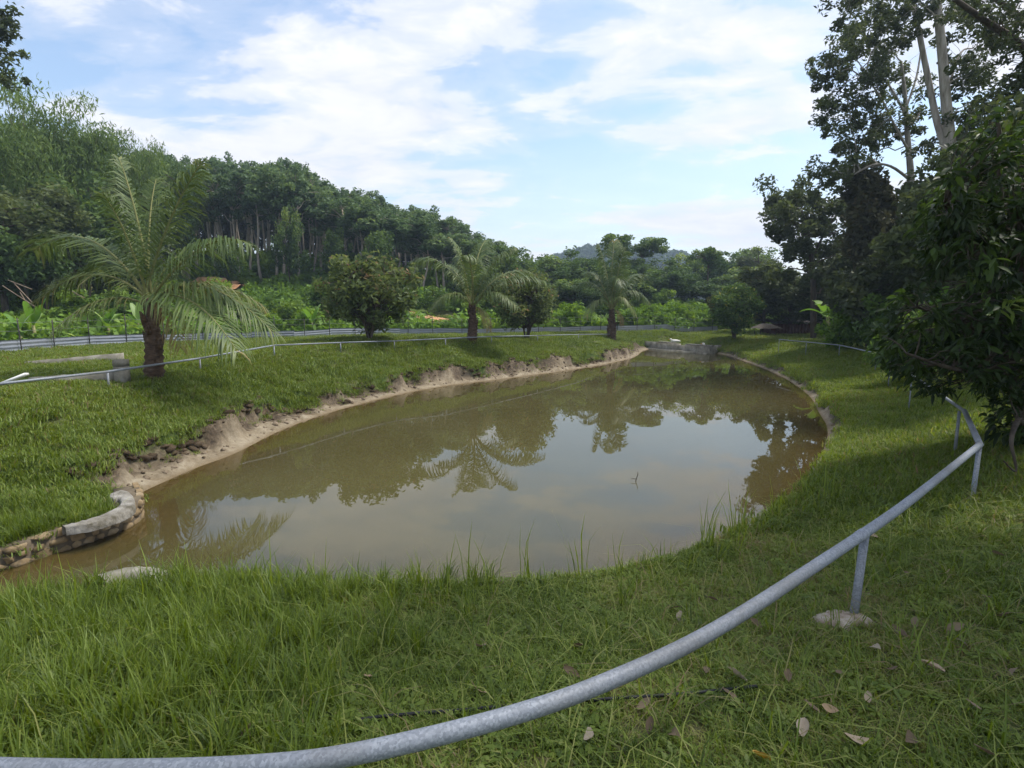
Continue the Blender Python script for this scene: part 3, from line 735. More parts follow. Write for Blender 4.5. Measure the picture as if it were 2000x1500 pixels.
# ------------------------------------------------------------------ trees
def branch_path(a, b, rng, n=5, lift=.12):
    a, b = np.asarray(a, float), np.asarray(b, float); L = np.linalg.norm(b - a)
    t = np.linspace(0, 1, n)[:, None]
    p = a + (b - a) * t
    p[:, 2] += np.sin(t[:, 0] * math.pi) * L * lift
    p[1:-1] += rng.normal(0, L * .035, (n - 2, 3))
    return p
def clump(mb, rng, c, r, n, L, W, tint, up=.15, squash=.9, tn=.12):
    d = rng.normal(size=(n, 3)); d /= np.linalg.norm(d, axis=1, keepdims=True)
    rad = rng.random((n, 1)) ** .45
    off = d * rad * r; off[:, 2] *= squash
    leaves(mb, rng, np.asarray(c) + off, L * rng.uniform(.7, 1.25, n), W * rng.uniform(.7, 1.25, n), np.clip(tint + rng.normal(0, tn, n), 0, 1), up)
def gen_tree(seed, H, tr, cb, rx, ncl, nlf, L, W, clr, stems=1, lean=.03, power=.55, trunk_top=.75, squash=.9, tn=.12, tmode=1.0, tbase=.42):
    """trunk with limbs that reach into leaf clumps spread through an uneven crown; returns two meshes' builders"""
    rng = np.random.default_rng(seed); wood, crown = MB(), MB()
    cz = (cb + H) / 2; rz = (H - cb) / 2
    axes = []
    for s in range(stems):
        a0 = rng.uniform(0, 6.28); sp = 0 if stems == 1 else rx * rng.uniform(.25, .5)
        top = np.array([math.cos(a0) * sp + rng.normal(0, lean * H), math.sin(a0) * sp + rng.normal(0, lean * H), H * trunk_top * rng.uniform(.85, 1.05)])
        n = 8; t = np.linspace(0, 1, n)[:, None]
        p = np.array([0, 0, -.15]) * (1 - t) + top * t
        p[:, :2] += (np.sin(t * 3.1 + rng.uniform(0, 6)) - math.sin(0)) * rng.normal(0, .02 * H, (1, 2)) * t * (1 - t) * 4
        r = tr * (1 if stems == 1 else .6) * np.linspace(1, .3, n); r[0] *= 1.25
        wood.tube(p, r, 7); axes.append(p)
    lob = rng.uniform(0, 6.28, 3)
    for k in range(ncl):
        d = rng.normal(size=3); d /= np.linalg.norm(d); rr = rng.random() ** power
        az = math.atan2(d[1], d[0]); lo_ = 1.0 if stems < 5 else .65; rl = rx * (1 + lo_ * (.22 * math.sin(2 * az + lob[0]) + .15 * math.sin(3 * az + lob[1])))
        c = np.array([d[0] * rr * rl, d[1] * rr * rl, cz + d[2] * rr * rz]) + rng.normal(0, .06, 3) * rx
        ax = axes[rng.integers(len(axes))]; zt = max(cb * .8, c[2] - rng.uniform(.25, .6) * (rx + .3))
        kk = int(np.clip(np.searchsorted(ax[:, 2], zt), 1, len(ax) - 1))
        wood.tube(branch_path(ax[kk], c, rng), np.linspace(tr * .32, tr * .07, 5), 4, cap=False)
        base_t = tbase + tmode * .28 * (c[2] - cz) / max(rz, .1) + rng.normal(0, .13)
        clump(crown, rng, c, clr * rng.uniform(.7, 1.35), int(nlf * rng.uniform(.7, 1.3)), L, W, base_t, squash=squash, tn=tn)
    return wood, crown
def tree_thing(name, wood_me, crown_me, loc, sc, rz, label, cat='tree', group=None, sxy=None):
    o = empty(name, loc, rz); s2 = sxy if sxy else sc; o.scale = (s2, s2, sc)
    if wood_me: link('trunk', wood_me, o)
    if crown_me: link('crown', crown_me, o)
    tag(o, label, cat, group); return o

def proto(args, leafm, barkm, H):
    w, c = gen_tree(**args, H=H); return w.mesh('trunk', M[barkm], True), c.mesh('crown', M[leafm]), H
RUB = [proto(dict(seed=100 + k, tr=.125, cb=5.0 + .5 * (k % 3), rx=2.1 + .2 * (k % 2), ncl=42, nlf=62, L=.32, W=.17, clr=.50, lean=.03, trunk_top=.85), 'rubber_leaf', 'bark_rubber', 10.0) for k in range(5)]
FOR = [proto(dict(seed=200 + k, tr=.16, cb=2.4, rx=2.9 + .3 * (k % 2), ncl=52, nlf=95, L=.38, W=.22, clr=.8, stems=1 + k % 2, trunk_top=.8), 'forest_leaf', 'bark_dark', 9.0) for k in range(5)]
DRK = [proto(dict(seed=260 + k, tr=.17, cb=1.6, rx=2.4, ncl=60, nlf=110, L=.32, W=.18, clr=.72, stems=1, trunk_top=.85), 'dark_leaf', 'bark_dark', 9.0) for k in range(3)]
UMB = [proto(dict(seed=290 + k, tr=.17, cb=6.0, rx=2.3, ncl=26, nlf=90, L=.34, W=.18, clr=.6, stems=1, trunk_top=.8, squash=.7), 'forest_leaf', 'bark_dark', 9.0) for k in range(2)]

def place(kindlist, k, name, px, y, top_py, label, group=None, cat='tree', wide=None, rng=random, dz=0.0):
    x = (px - 1000) / F * y * (CP + (750 - top_py) / F * SP) ** -1
    z0 = gz1(x, y) + dz; zt = at_y(px, top_py, y)[2]
    w, c, H = kindlist[k % len(kindlist)]
    s = max(.15, (zt - z0) / H)
    return tree_thing(name, w, c, (x, y, z0 - .05), s, rng.uniform(0, 6.28), label, cat, group, wide if wide else None)

random.seed(4)
sky_px = [230, 300, 400, 500, 580, 620, 700, 760, 830, 880, 930, 985]
sky_py = [285, 297, 312, 312, 312, 352, 372, 392, 408, 432, 458, 485]
cnt = 0
for row, (y, drop, step) in enumerate([(46, 20, 25), (51, 8, 24), (57, 0, 23), (64, -2, 24)]):
    px = 225 + row * 7
    while px < 990:
        tp = np.interp(px, sky_px, sky_py) + drop + random.uniform(-9, 14)
        place(RUB, cnt, 'rubber_tree', px + random.uniform(-7, 7), y + random.uniform(-1.5, 1.5), tp,
              'slender pale-trunked rubber tree in the dense plantation on the left hillside', 'rubber trees of the hillside plantation', wide=random.uniform(.85, 1.1))
        cnt += 1; px += step
for k in range(22):
    px = 235 + k * 34 + random.uniform(-8, 8)
    place(DRK, k, 'woodland_tree', px, 70 + random.uniform(-2, 2), np.interp(px, sky_px, sky_py) + 45, 'dark low-branched tree behind the plantation trunks', 'trees behind the plantation', wide=1.15)
# a few lighter, leafier trees that stand out in front of the plantation
place(FOR, 1, 'young_tree', 735, 41, 440, 'yellow-green bushy tree in front of the dark plantation, above the round brownish fruit tree', wide=.42)
place(FOR, 3, 'young_tree', 560, 42, 415, 'feathery light-green young tree at the plantation edge above the undergrowth slope', wide=.36)
place(FOR, 0, 'young_tree', 440, 40, 455, 'small green tree at the plantation edge right of the large palm crown', wide=.3)
place(FOR, 2, 'young_tree', 655, 43, 440, 'leafy young tree with pale twin stems under the plantation canopy', wide=.36)

# mixed trees across the far end
mid_trees = [(965, 50, 468, 0), (1005, 46, 492, 2), (1045, 52, 498, 1), (1085, 49, 503, 3), (1105, 55, 485, 4), (1150, 52, 495, 0), (1190, 47, 505, 2), (1240, 50, 498, 1),
             (1290, 47, 505, 4), (1335, 50, 500, 3), (1385, 52, 482, 0), (1425, 55, 492, 2), (1465, 60, 475, 1), (1030, 42, 530, 4), (1110, 43, 540, 1), (1230, 42, 545, 3), (1300, 41, 520, 0),
             (1350, 42, 540, 2), (1440, 46, 525, 3), (1490, 50, 500, 4), (960, 43, 520, 2), (920, 44, 530, 4), (1165, 44, 555, 0), (1270, 44, 560, 2), (1395, 43, 555, 1)]
for k, (px, y, tp, kk) in enumerate(mid_trees):
    if px > 1200: y += 7
    place(FOR, kk, 'woodland_tree', px, y, tp, 'green broadleaf tree in the mixed wood beyond the far end of the pond', 'trees of the wood beyond the pond', wide=random.uniform(.62, .95))
place(UMB, 0, 'tall_tree', 1207, 56, 452, 'tall tree whose flat-topped crown rises above the wood directly behind the farthest palm', wide=.95)
place(UMB, 1, 'tall_tree', 1267, 58, 457, 'umbrella-crowned tall tree just right of the one behind the farthest palm', wide=.95)
place(UMB, 0, 'tall_tree', 1385, 50, 478, 'loose-crowned tree standing above the wood right of the bluish ridge', wide=.7)

# ---- left edge: bamboo and jungle trees
def bamboo(seed, H, nst, spread):
    rng = np.random.default_rng(seed); wood, crown = MB(), MB()
    for s in range(nst):
        az = rng.uniform(0, 6.28); o = np.array([math.cos(az), math.sin(az), 0]); h = H * rng.uniform(.75, 1.0); b = o * rng.random() * .6
        t = np.linspace(0, 1, 9)[:, None]
        p = b + np.array([0, 0, 1]) * h * (t - .10 * t ** 4) + o * spread * rng.uniform(.5, 1.1) * t ** 2.4
        wood.tube(p, np.linspace(.05, .012, 9), 5, cap=False)
        for k in range(14):
            tt = rng.uniform(.30, 1.0); c = b + np.array([0, 0, 1]) * h * (tt - .10 * tt ** 4) + o * spread * tt ** 2.4 + rng.normal(0, .35, 3)
            n = 85
            d = rng.normal(size=(n, 3)); d /= np.linalg.norm(d, axis=1, keepdims=True); off = d * rng.random((n, 1)) ** .5 * rng.uniform(.5, .95)
            a = rng.normal(size=(n, 3)) * .6; a[:, 2] -= .9; a /= np.linalg.norm(a, axis=1, keepdims=True); bb = np.cross(a, rng.normal(size=(n, 3))); bb /= np.linalg.norm(bb, axis=1, keepdims=True)
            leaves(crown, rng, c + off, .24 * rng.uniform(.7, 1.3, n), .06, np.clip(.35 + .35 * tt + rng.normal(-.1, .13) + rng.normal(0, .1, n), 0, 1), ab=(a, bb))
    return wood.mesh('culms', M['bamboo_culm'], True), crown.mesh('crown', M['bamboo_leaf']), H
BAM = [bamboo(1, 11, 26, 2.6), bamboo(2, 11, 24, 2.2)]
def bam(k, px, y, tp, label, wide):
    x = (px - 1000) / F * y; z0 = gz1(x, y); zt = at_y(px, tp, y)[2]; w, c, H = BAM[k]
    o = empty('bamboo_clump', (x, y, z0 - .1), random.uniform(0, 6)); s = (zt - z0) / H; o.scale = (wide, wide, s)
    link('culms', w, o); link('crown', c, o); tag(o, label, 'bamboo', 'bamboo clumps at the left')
bam(0, 85, 33, 150, 'tallest feathery bamboo clump at the upper left, its top against the sky', 1.25)
bam(1, 178, 35, 185, 'bamboo clump with arching tips just right of the tallest one', 1.0)
bam(0, 265, 38, 228, 'slim bamboo clump beside the start of the rubber plantation', .8)
bam(1, 20, 30, 200, 'bamboo clump half cut by the left edge below the overhanging twig', 1.1)
bam(1, 375, 44, 290, 'wispy bamboo tops poking out above the plantation canopy behind the large palm', .55)
place(DRK, 0, 'jungle_tree', 60, 27, 345, 'dense dark jungle tree at the left below the bamboo', wide=.85)
place(FOR, 2, 'jungle_tree', 150, 30, 330, 'mid-green jungle tree between the bamboo and the large palm', wide=.8)
place(DRK, 1, 'jungle_tree', 215, 33, 350, 'dark jungle tree behind the upright fronds of the large palm', wide=.85)
place(FOR, 4, 'jungle_tree', 35, 24, 405, 'yellow-green leafy tree at the left edge halfway up the slope', wide=.55)
place(DRK, 2, 'jungle_tree', -20, 24, 330, 'very dark tree cut by the left edge of the view', wide=.9)
place(FOR, 0, 'jungle_tree', 120, 37, 250, 'tall tree filling the gap behind the bamboo clumps', wide=1.1)
place(FOR, 1, 'jungle_tree', 240, 42, 300, 'tree between the slim bamboo and the jungle behind the palm', wide=.9)
place(FOR, 3, 'jungle_tree', 310, 42, 330, 'tree directly behind the top fronds of the large palm', wide=.8)

# ---- right side trees: skeletons in place, clumps spread in depth
def sk_tree(name, y0, stems, clumps, leafm, barkm, label, nlf=110, L=.3, W=.17, clr=.75, depth=2.0, seed=1, tint=.45, br=.05, squash=.9, subs=3, spread=.55):
    rng = np.random.default_rng(seed); wood, crown = MB(), MB()
    pb = stems[0][0]; g0 = at_y(pb[0], pb[1], y0); base = np.array([g0[0], y0, gz1(g0[0], y0)])
    axes = []
    for pts in stems:
        P = np.array([at_y(p[0], p[1], y0 + (p[3] if len(p) > 3 else 0)) for p in pts]); R_ = np.array([p[2] for p in pts]) * y0 / F * .5 * .72
        if pts is stems[0]: P[0] = base - [0, 0, .15]
        if len(P) > 2:
            Pc = catmull(P, 4, False); Rc = np.interp(np.linspace(0, 1, len(Pc)), np.linspace(0, 1, len(P)), R_)
        else: Pc, Rc = P, R_
        wood.tube(Pc - base, Rc, 8); axes.append(Pc)
    AX = np.concatenate(axes)
    for c in clumps:
        rel = c[2] if len(c) > 2 else 1.0
        C = at_y(c[0], c[1], y0 + rng.uniform(-depth, depth))
        low = AX[AX[:, 2] < C[2] + .3]; low = low if len(low) else AX[:1]
        k = np.argmin(np.linalg.norm((low - C) * [1, 1, .7], axis=1)); s = low[k]
        wood.tube(branch_path(s, C, rng, 6, .06) - base, np.linspace(br, br * .25, 6), 5, cap=False)
        m = max(2, int(round(subs * rel)))
        for q_ in range(m):
            cc = C + rng.normal(0, clr * spread * rel, 3)
            if subs > 3: wood.tube(branch_path(C, cc, rng, 4, .05) - base, np.linspace(br * .3, br * .12, 4), 3, cap=False)
            clump(crown, rng, cc - base, clr * rng.uniform(.45, 1.0), int(nlf * rng.uniform(.5, 1.2)), L, W, tint + rng.normal(0, .12), squash=squash)
    o = empty(name, base); link('trunk', wood.mesh('trunk', M[barkm], True), o); link('crown', crown.mesh('crown', M[leafm]), o)
    tag(o, label, 'tree'); return o
T2 = [(1612, 128), (1640, 92), (1662, 112), (1690, 72), (1650, 162), (1625, 180), (1640, 212), (1680, 150), (1700, 202), (1722, 140), (1742, 185), (1700, 252), (1662, 258), (1640, 282),
      (1732, 232), (1752, 262), (1662, 302), (1690, 312), (1762, 132), (1800, 172), (1792, 232), (1605, 345, .8), (1628, 335, .8), (1655, 345), (1682, 22), (1702, 42), (1742, 32), (1722, 62), (1660, 225), (1735, 100), (1765, 70), (1715, 285, .7)]
sk_tree('tall_open_tree', 23, [[(1782, 640, 22), (1782, 480, 19), (1780, 360, 17), (1772, 260, 12), (1768, 190, 9), (1760, 120, 6)],
                               [(1776, 350, 8), (1740, 325, 6, -.5), (1705, 322, 5, -1), (1660, 345, 3, -1.2)], [(1771, 230, 7), (1745, 180, 5, .6), (1710, 130, 4, 1), (1690, 80, 3, 1)],
                               [(1778, 300, 7), (1750, 250, 5, -.7), (1720, 190, 4, -1), (1690, 150, 3, -1.3)], [(1770, 210, 6), (1790, 150, 5, .5), (1800, 90, 4, 1)]],
        T2, 'dark_leaf', 'bark_pale', 'tall open-crowned tree right of the sky, its clumped dark foliage full of sky gaps', nlf=74, L=.165, W=.085, clr=.38, depth=1.8, seed=11, br=.03, subs=8, spread=1.25)
T1 = [(1905, 130), (1880, 110), (1910, 190), (1890, 215), (1870, 250), (1885, 160), (1840, 30), (1870, 10), (1790, 20), (1760, -20), (1820, -40), (1700, -20), (1660, 5), (1680, -40), (1750, -70), (1840, -90), (1850, 290), (1820, 280), (1900, 260)]
sk_tree('forked_tall_tree', 20, [[(1868, 640, 34), (1866, 480, 31), (1860, 330, 27), (1848, 200, 23), (1838, 80, 20), (1822, -60, 16), (1810, -160, 10)],
                                 [(1860, 325, 18), (1832, 245, 16, .3), (1812, 150, 14, .6), (1790, 40, 12, .8), (1765, -70, 9, 1), (1745, -140, 6, 1)],
                                 [(1846, 190, 7), (1875, 105, 5, .6), (1900, 95, 3, .8)]],
        T1, 'dark_leaf', 'bark_pale', 'tall tree with two pale smooth trunks forking beside the right-hand thicket', nlf=64, L=.17, W=.085, clr=.38, depth=1.6, seed=12, br=.03, subs=8, spread=1.2)
T3 = [(1500, 405), (1520, 395), (1545, 385), (1570, 380), (1600, 385), (1630, 390), (1650, 410), (1500, 430), (1530, 425), (1560, 420), (1590, 425), (1620, 430), (1545, 455), (1580, 460), (1610, 465), (1640, 460), (1520, 450, .7),
      (1560, 490), (1600, 500), (1640, 500), (1530, 500, .8), (1520, 530), (1560, 535), (1600, 540), (1640, 540), (1580, 570), (1630, 575)]
sk_tree('broad_dark_tree', 30, [[(1592, 620, 16), (1588, 540, 14), (1578, 460, 10), (1565, 410, 6)], [(1586, 500, 8), (1620, 440, 5), (1640, 410, 3)], [(1580, 470, 7), (1540, 420, 4), (1515, 405, 3)]],
        T3, 'dark_leaf', 'bark_dark', 'broad rounded dark tree at the left end of the right-hand wood', nlf=170, L=.26, W=.14, clr=.75, depth=2.2, seed=13)
rng = np.random.default_rng(8)
def region(n, ellipses):
    out = []
    w = np.array([a * b for _, _, a, b in ellipses], float); w /= w.sum()
    for k in range(n):
        cx, cy, a, b = ellipses[rng.choice(len(ellipses), p=w)]; th = rng.uniform(0, 6.28); r = math.sqrt(rng.random())
        out.append((cx + a * r * math.cos(th), cy + b * r * math.sin(th)))
    return out
sk_tree('columnar_tree', 24, [[(1705, 640, 14), (1703, 500, 12), (1700, 400, 8), (1700, 365, 4)]], region(38, [(1700, 430, 42, 80), (1710, 520, 45, 50), (1690, 380, 25, 25)]),
        'brown_leaf', 'bark_dark', 'narrow columnar dark brownish-green tree between the broad tree and the forked tall tree', nlf=150, L=.24, W=.13, clr=.6, depth=1.3, seed=14, tint=.35)
sk_tree('thicket_tree', 18, [[(1810, 650, 16), (1815, 520, 13), (1825, 430, 8)]], region(46, [(1830, 400, 60, 60), (1810, 500, 60, 90), (1890, 350, 50, 60), (1880, 480, 60, 80)]),
        'dark_leaf', 'bark_dark', 'dense dark tree filling the thicket below the forked trunks', nlf=130, L=.26, W=.14, clr=.65, depth=1.6, seed=15)
sk_tree('thicket_tree', 21, [[(1740, 650, 12), (1745, 560, 10), (1750, 500, 6)]], region(30, [(1745, 560, 50, 60), (1790, 590, 50, 50), (1690, 590, 35, 35)]),
        'dark_leaf', 'bark_dark', 'low dark tree right of the columnar tree behind the rail', nlf=120, L=.26, W=.14, clr=.65, depth=1.4, seed=16)
sk_tree('thicket_tree', 11, [[(2080, 720, 26), (2060, 450, 22), (2040, 250, 15)]], region(46, [(2010, 330, 70, 120), (2030, 500, 80, 120), (2090, 250, 90, 120)]),
        'dark_leaf', 'bark_dark', 'dark tree cut by the right edge behind the near leafy tree', nlf=130, L=.17, W=.09, clr=.5, depth=1.2, seed=17)
sk_tree('overhanging_tree', 13, [[(2130, 700, 60), (2120, 420, 50), (2090, 200, 38), (2000, 95, 20, -.3), (1930, 45, 14, -.6), (1860, -5, 9, -1)], [(2090, 200, 30), (2040, 80, 22, .4), (1960, 10, 14, .8), (1900, -40, 8, 1)]],
        [(1930, 20), (1960, 50), (1985, 30), (1950, 90, .8), (1975, 120), (1990, 160), (1960, 170, .8), (1985, 200), (1920, 75, .7), (1995, 60), (1945, -10), (1900, -20), (1990, -10), (2030, 40), (2040, 120), (1965, 215, .7), (2060, -60), (1990, 250), (2100, 40), (2120, 140), (2080, -120), (2000, -90)],
        'dark_leaf', 'bark_dark', 'dark limb and leaves hanging in from the upper right corner', nlf=45, L=.12, W=.055, clr=.26, depth=1.0, seed=18, br=.02, subs=8, spread=1.2)
for k, (px, y, tp, kk, lab) in enumerate([(1500, 38, 505, 0, 'dark tree below the broad rounded tree at the pond end'), (1545, 37, 520, 1, 'dark low tree above the dark red shed'), (1600, 35, 530, 2, 'dark tree behind the banana plant on the right'),
                                          (1660, 33, 480, 0, 'dark tree behind the columnar tree'), (1740, 30, 430, 1, 'dark tree between the columnar tree and the pale trunk'), (1480, 56, 478, 2, 'tree on the rising ground left of the broad dark tree'),
                                          (1850, 26, 380, 2, 'dark tree behind the forked trunks'), (1950, 22, 300, 0, 'dark tree behind the near leafy tree at the right edge'), (1780, 27, 440, 1, 'dark tree directly behind the tall pale trunk')]):
    place(DRK, kk, 'shade_tree', px, y, tp, lab, wide=.85)
sk_tree('edge_tree', 20, [[(-120, 700, 30), (-110, 400, 26), (-80, 150, 14), (-40, 60, 6)]], [(5, 45), (15, 75), (0, 100), (12, 120), (-15, 60), (-10, 140), (-40, 90), (5, 30, .7), (-60, 30), (-90, 110), (-120, 60), (-60, 160)],
        'dark_leaf', 'bark_dark', 'leafy twigs of a tall tree entering at the upper left edge', nlf=40, L=.2, W=.09, clr=.3, depth=.6, seed=19, br=.02, subs=6, spread=1.0)

w_, c_ = gen_tree(71, 8.5, .2, 4.2, 3.0, 95, 150, .17, .08, .55, trunk_top=.8)
o = empty('bankside_tree', (6.1, 3.3, gz1(6.1, 3.3) - .05)); link('trunk', w_.mesh('trunk', M['bark_dark'], True), o); link('crown', c_.mesh('crown', M['near_leaf']), o)
tag(o, 'tall leafy tree on the near right bank shading the corner of the lawn', 'tree')
# ---- the near leafy tree at the right
def near_tree():
    rng = np.random.default_rng(21); wood, crown = MB(), MB(); y0 = 6.2
    g0 = at_y(2020, 950, y0); base = np.array([g0[0], y0, gz1(g0[0], y0)])
    axes = []
    for pts in ([(2020, 960, 34, 0), (1985, 760, 28, 0), (1962, 600, 22, 0), (1950, 450, 16, 0), (1955, 300, 10, .1), (1945, 220, 4, .1)],
                [(1962, 600, 16, 0), (1930, 520, 12, -.3), (1880, 470, 8, -.5), (1845, 400, 4, -.6)], [(1985, 740, 16, 0), (1930, 660, 11, -.3), (1860, 620, 8, -.5), (1790, 600, 4, -.6)],
                [(1985, 760, 14, 0), (1940, 730, 10, -.5), (1860, 720, 7, -.8), (1770, 690, 4, -.9)], [(2000, 840, 14, 0), (1990, 820, 10, -.8), (1975, 860, 6, -1.2), (1985, 920, 3, -1.3), (1960, 900, 2, -1.4)],
                [(1975, 680, 12, 0), (1995, 560, 9, -.5), (1990, 430, 5, -.8)]):
        P = np.array([at_y(p[0], p[1], y0 + p[3]) for p in pts]); Rr = np.array([p[2] for p in pts]) * y0 / F * .5
        if pts[0][0] == 2020: P[0] = base - [0, 0, .1]
        Pc = catmull(P, 4, False); wood.tube(Pc - base, np.interp(np.linspace(0, 1, len(Pc)), np.linspace(0, 1, len(P)), Rr), 8); axes.append(Pc)
    AX = np.concatenate(axes)
    ell = [(1935, 390, 85, 165, .9), (1850, 450, 45, 85, .6), (1825, 640, 105, 75, .8), (1945, 650, 100, 110, .9), (1865, 715, 85, 50, .6), (1975, 790, 45, 70, .5), (1985, 500, 60, 120, .8), (1770, 690, 45, 35, .4), (2060, 560, 70, 250, .9), (1990, 860, 22, 55, .3)]
    w = np.array([e[2] * e[3] for e in ell], float); w /= w.sum()
    for k in range(820):
        e = ell[rng.choice(len(ell), p=w)]; th = rng.uniform(0, 6.28); r = math.sqrt(rng.random())
        C = at_y(e[0] + e[2] * r * math.cos(th), e[1] + e[3] * r * math.sin(th), y0 + rng.uniform(-e[4] - .2, e[4] + .2))
        kk = np.argmin(np.linalg.norm(AX - C, axis=1)); s = AX[kk]
        tw = branch_path(s, C, rng, 5, .10)
        wood.tube(tw - base, np.linspace(.010, .003, 5), 4, cap=False)
        dirv = C - s; dirv /= np.linalg.norm(dirv) + 1e-6
        n = rng.integers(13, 22); t = rng.uniform(-.12, .22, n)[:, None]
        c = C + dirv * t * np.minimum(1, np.linalg.norm(C - s)) + rng.normal(0, .035, (n, 3))
        a = rng.normal(size=(n, 3)) * .75 + dirv * .6; a[:, 2] -= .35; a /= np.linalg.norm(a, axis=1, keepdims=True)
        nn = rng.normal(size=(n, 3)) * .5; nn[:, 2] += .9; b = np.cross(nn, a); b /= np.linalg.norm(b, axis=1, keepdims=True) + 1e-6
        fine_leaves(crown, rng, c - base, .125 * rng.uniform(.5, 1.3, n), .047 * rng.uniform(.7, 1.25, n), np.clip(.45 + rng.normal(0, .17) + rng.normal(0, .13, n), 0, 1), a, b)
    o = empty('leafy_tree', base); link('trunk', wood.mesh('trunk', M['bark_dark'], True), o); link('crown', crown.mesh('crown', M['near_leaf']), o)
    tag(o, 'near leafy tree at the right edge, its drooping dark leaves hiding part of the rail', 'tree')
near_tree()

# ---- fruit trees on the far bank
def fruit(px, py, tp, wpx, leafm, label, seed, zg=None, L=.20, name='fruit_tree'):
    p = on_ground(px, py); zz = p[2]
    y = p[1]; H = at_y(px, tp, y)[2] - zz; rx = wpx / 2 / F * y
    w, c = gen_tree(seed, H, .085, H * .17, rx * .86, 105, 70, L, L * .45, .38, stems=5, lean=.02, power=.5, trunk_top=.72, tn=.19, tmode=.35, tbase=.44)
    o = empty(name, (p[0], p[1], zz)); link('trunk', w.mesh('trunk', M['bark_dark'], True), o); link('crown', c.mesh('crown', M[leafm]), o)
    tag(o, label, 'tree', None); return y
fruit(722, 664, 497, 185, 'fruit_leaf', 'round brownish-green fruit tree between the large palm and the middle palm', 31)
fruit(1028, 664, 530, 155, 'fruit_leaf', 'smaller dark round fruit tree directly right of the middle palm', 32)
fruit(1434, 664, 556, 105, 'citrus_leaf', 'round green fruit tree on the far right bank beside the concrete dam', 33)
place(FOR, 1, 'russet_tree', 1402, 40, 572, 'orange-leaved small tree left of the green fruit tree by the dam', wide=.25).children[1].data = (lambda me: (me.materials.clear(), me.materials.append(M['orange_leaf']), me)[2])(FOR[1][1].copy())
place(FOR, 2, 'russet_tree', 1482, 39, 600, 'orange-yellow bush right of the green fruit tree by the dam', wide=.22).children[1].data = (lambda me: (me.materials.clear(), me.materials.append(M['orange_leaf']), me)[2])(FOR[2][1].copy())

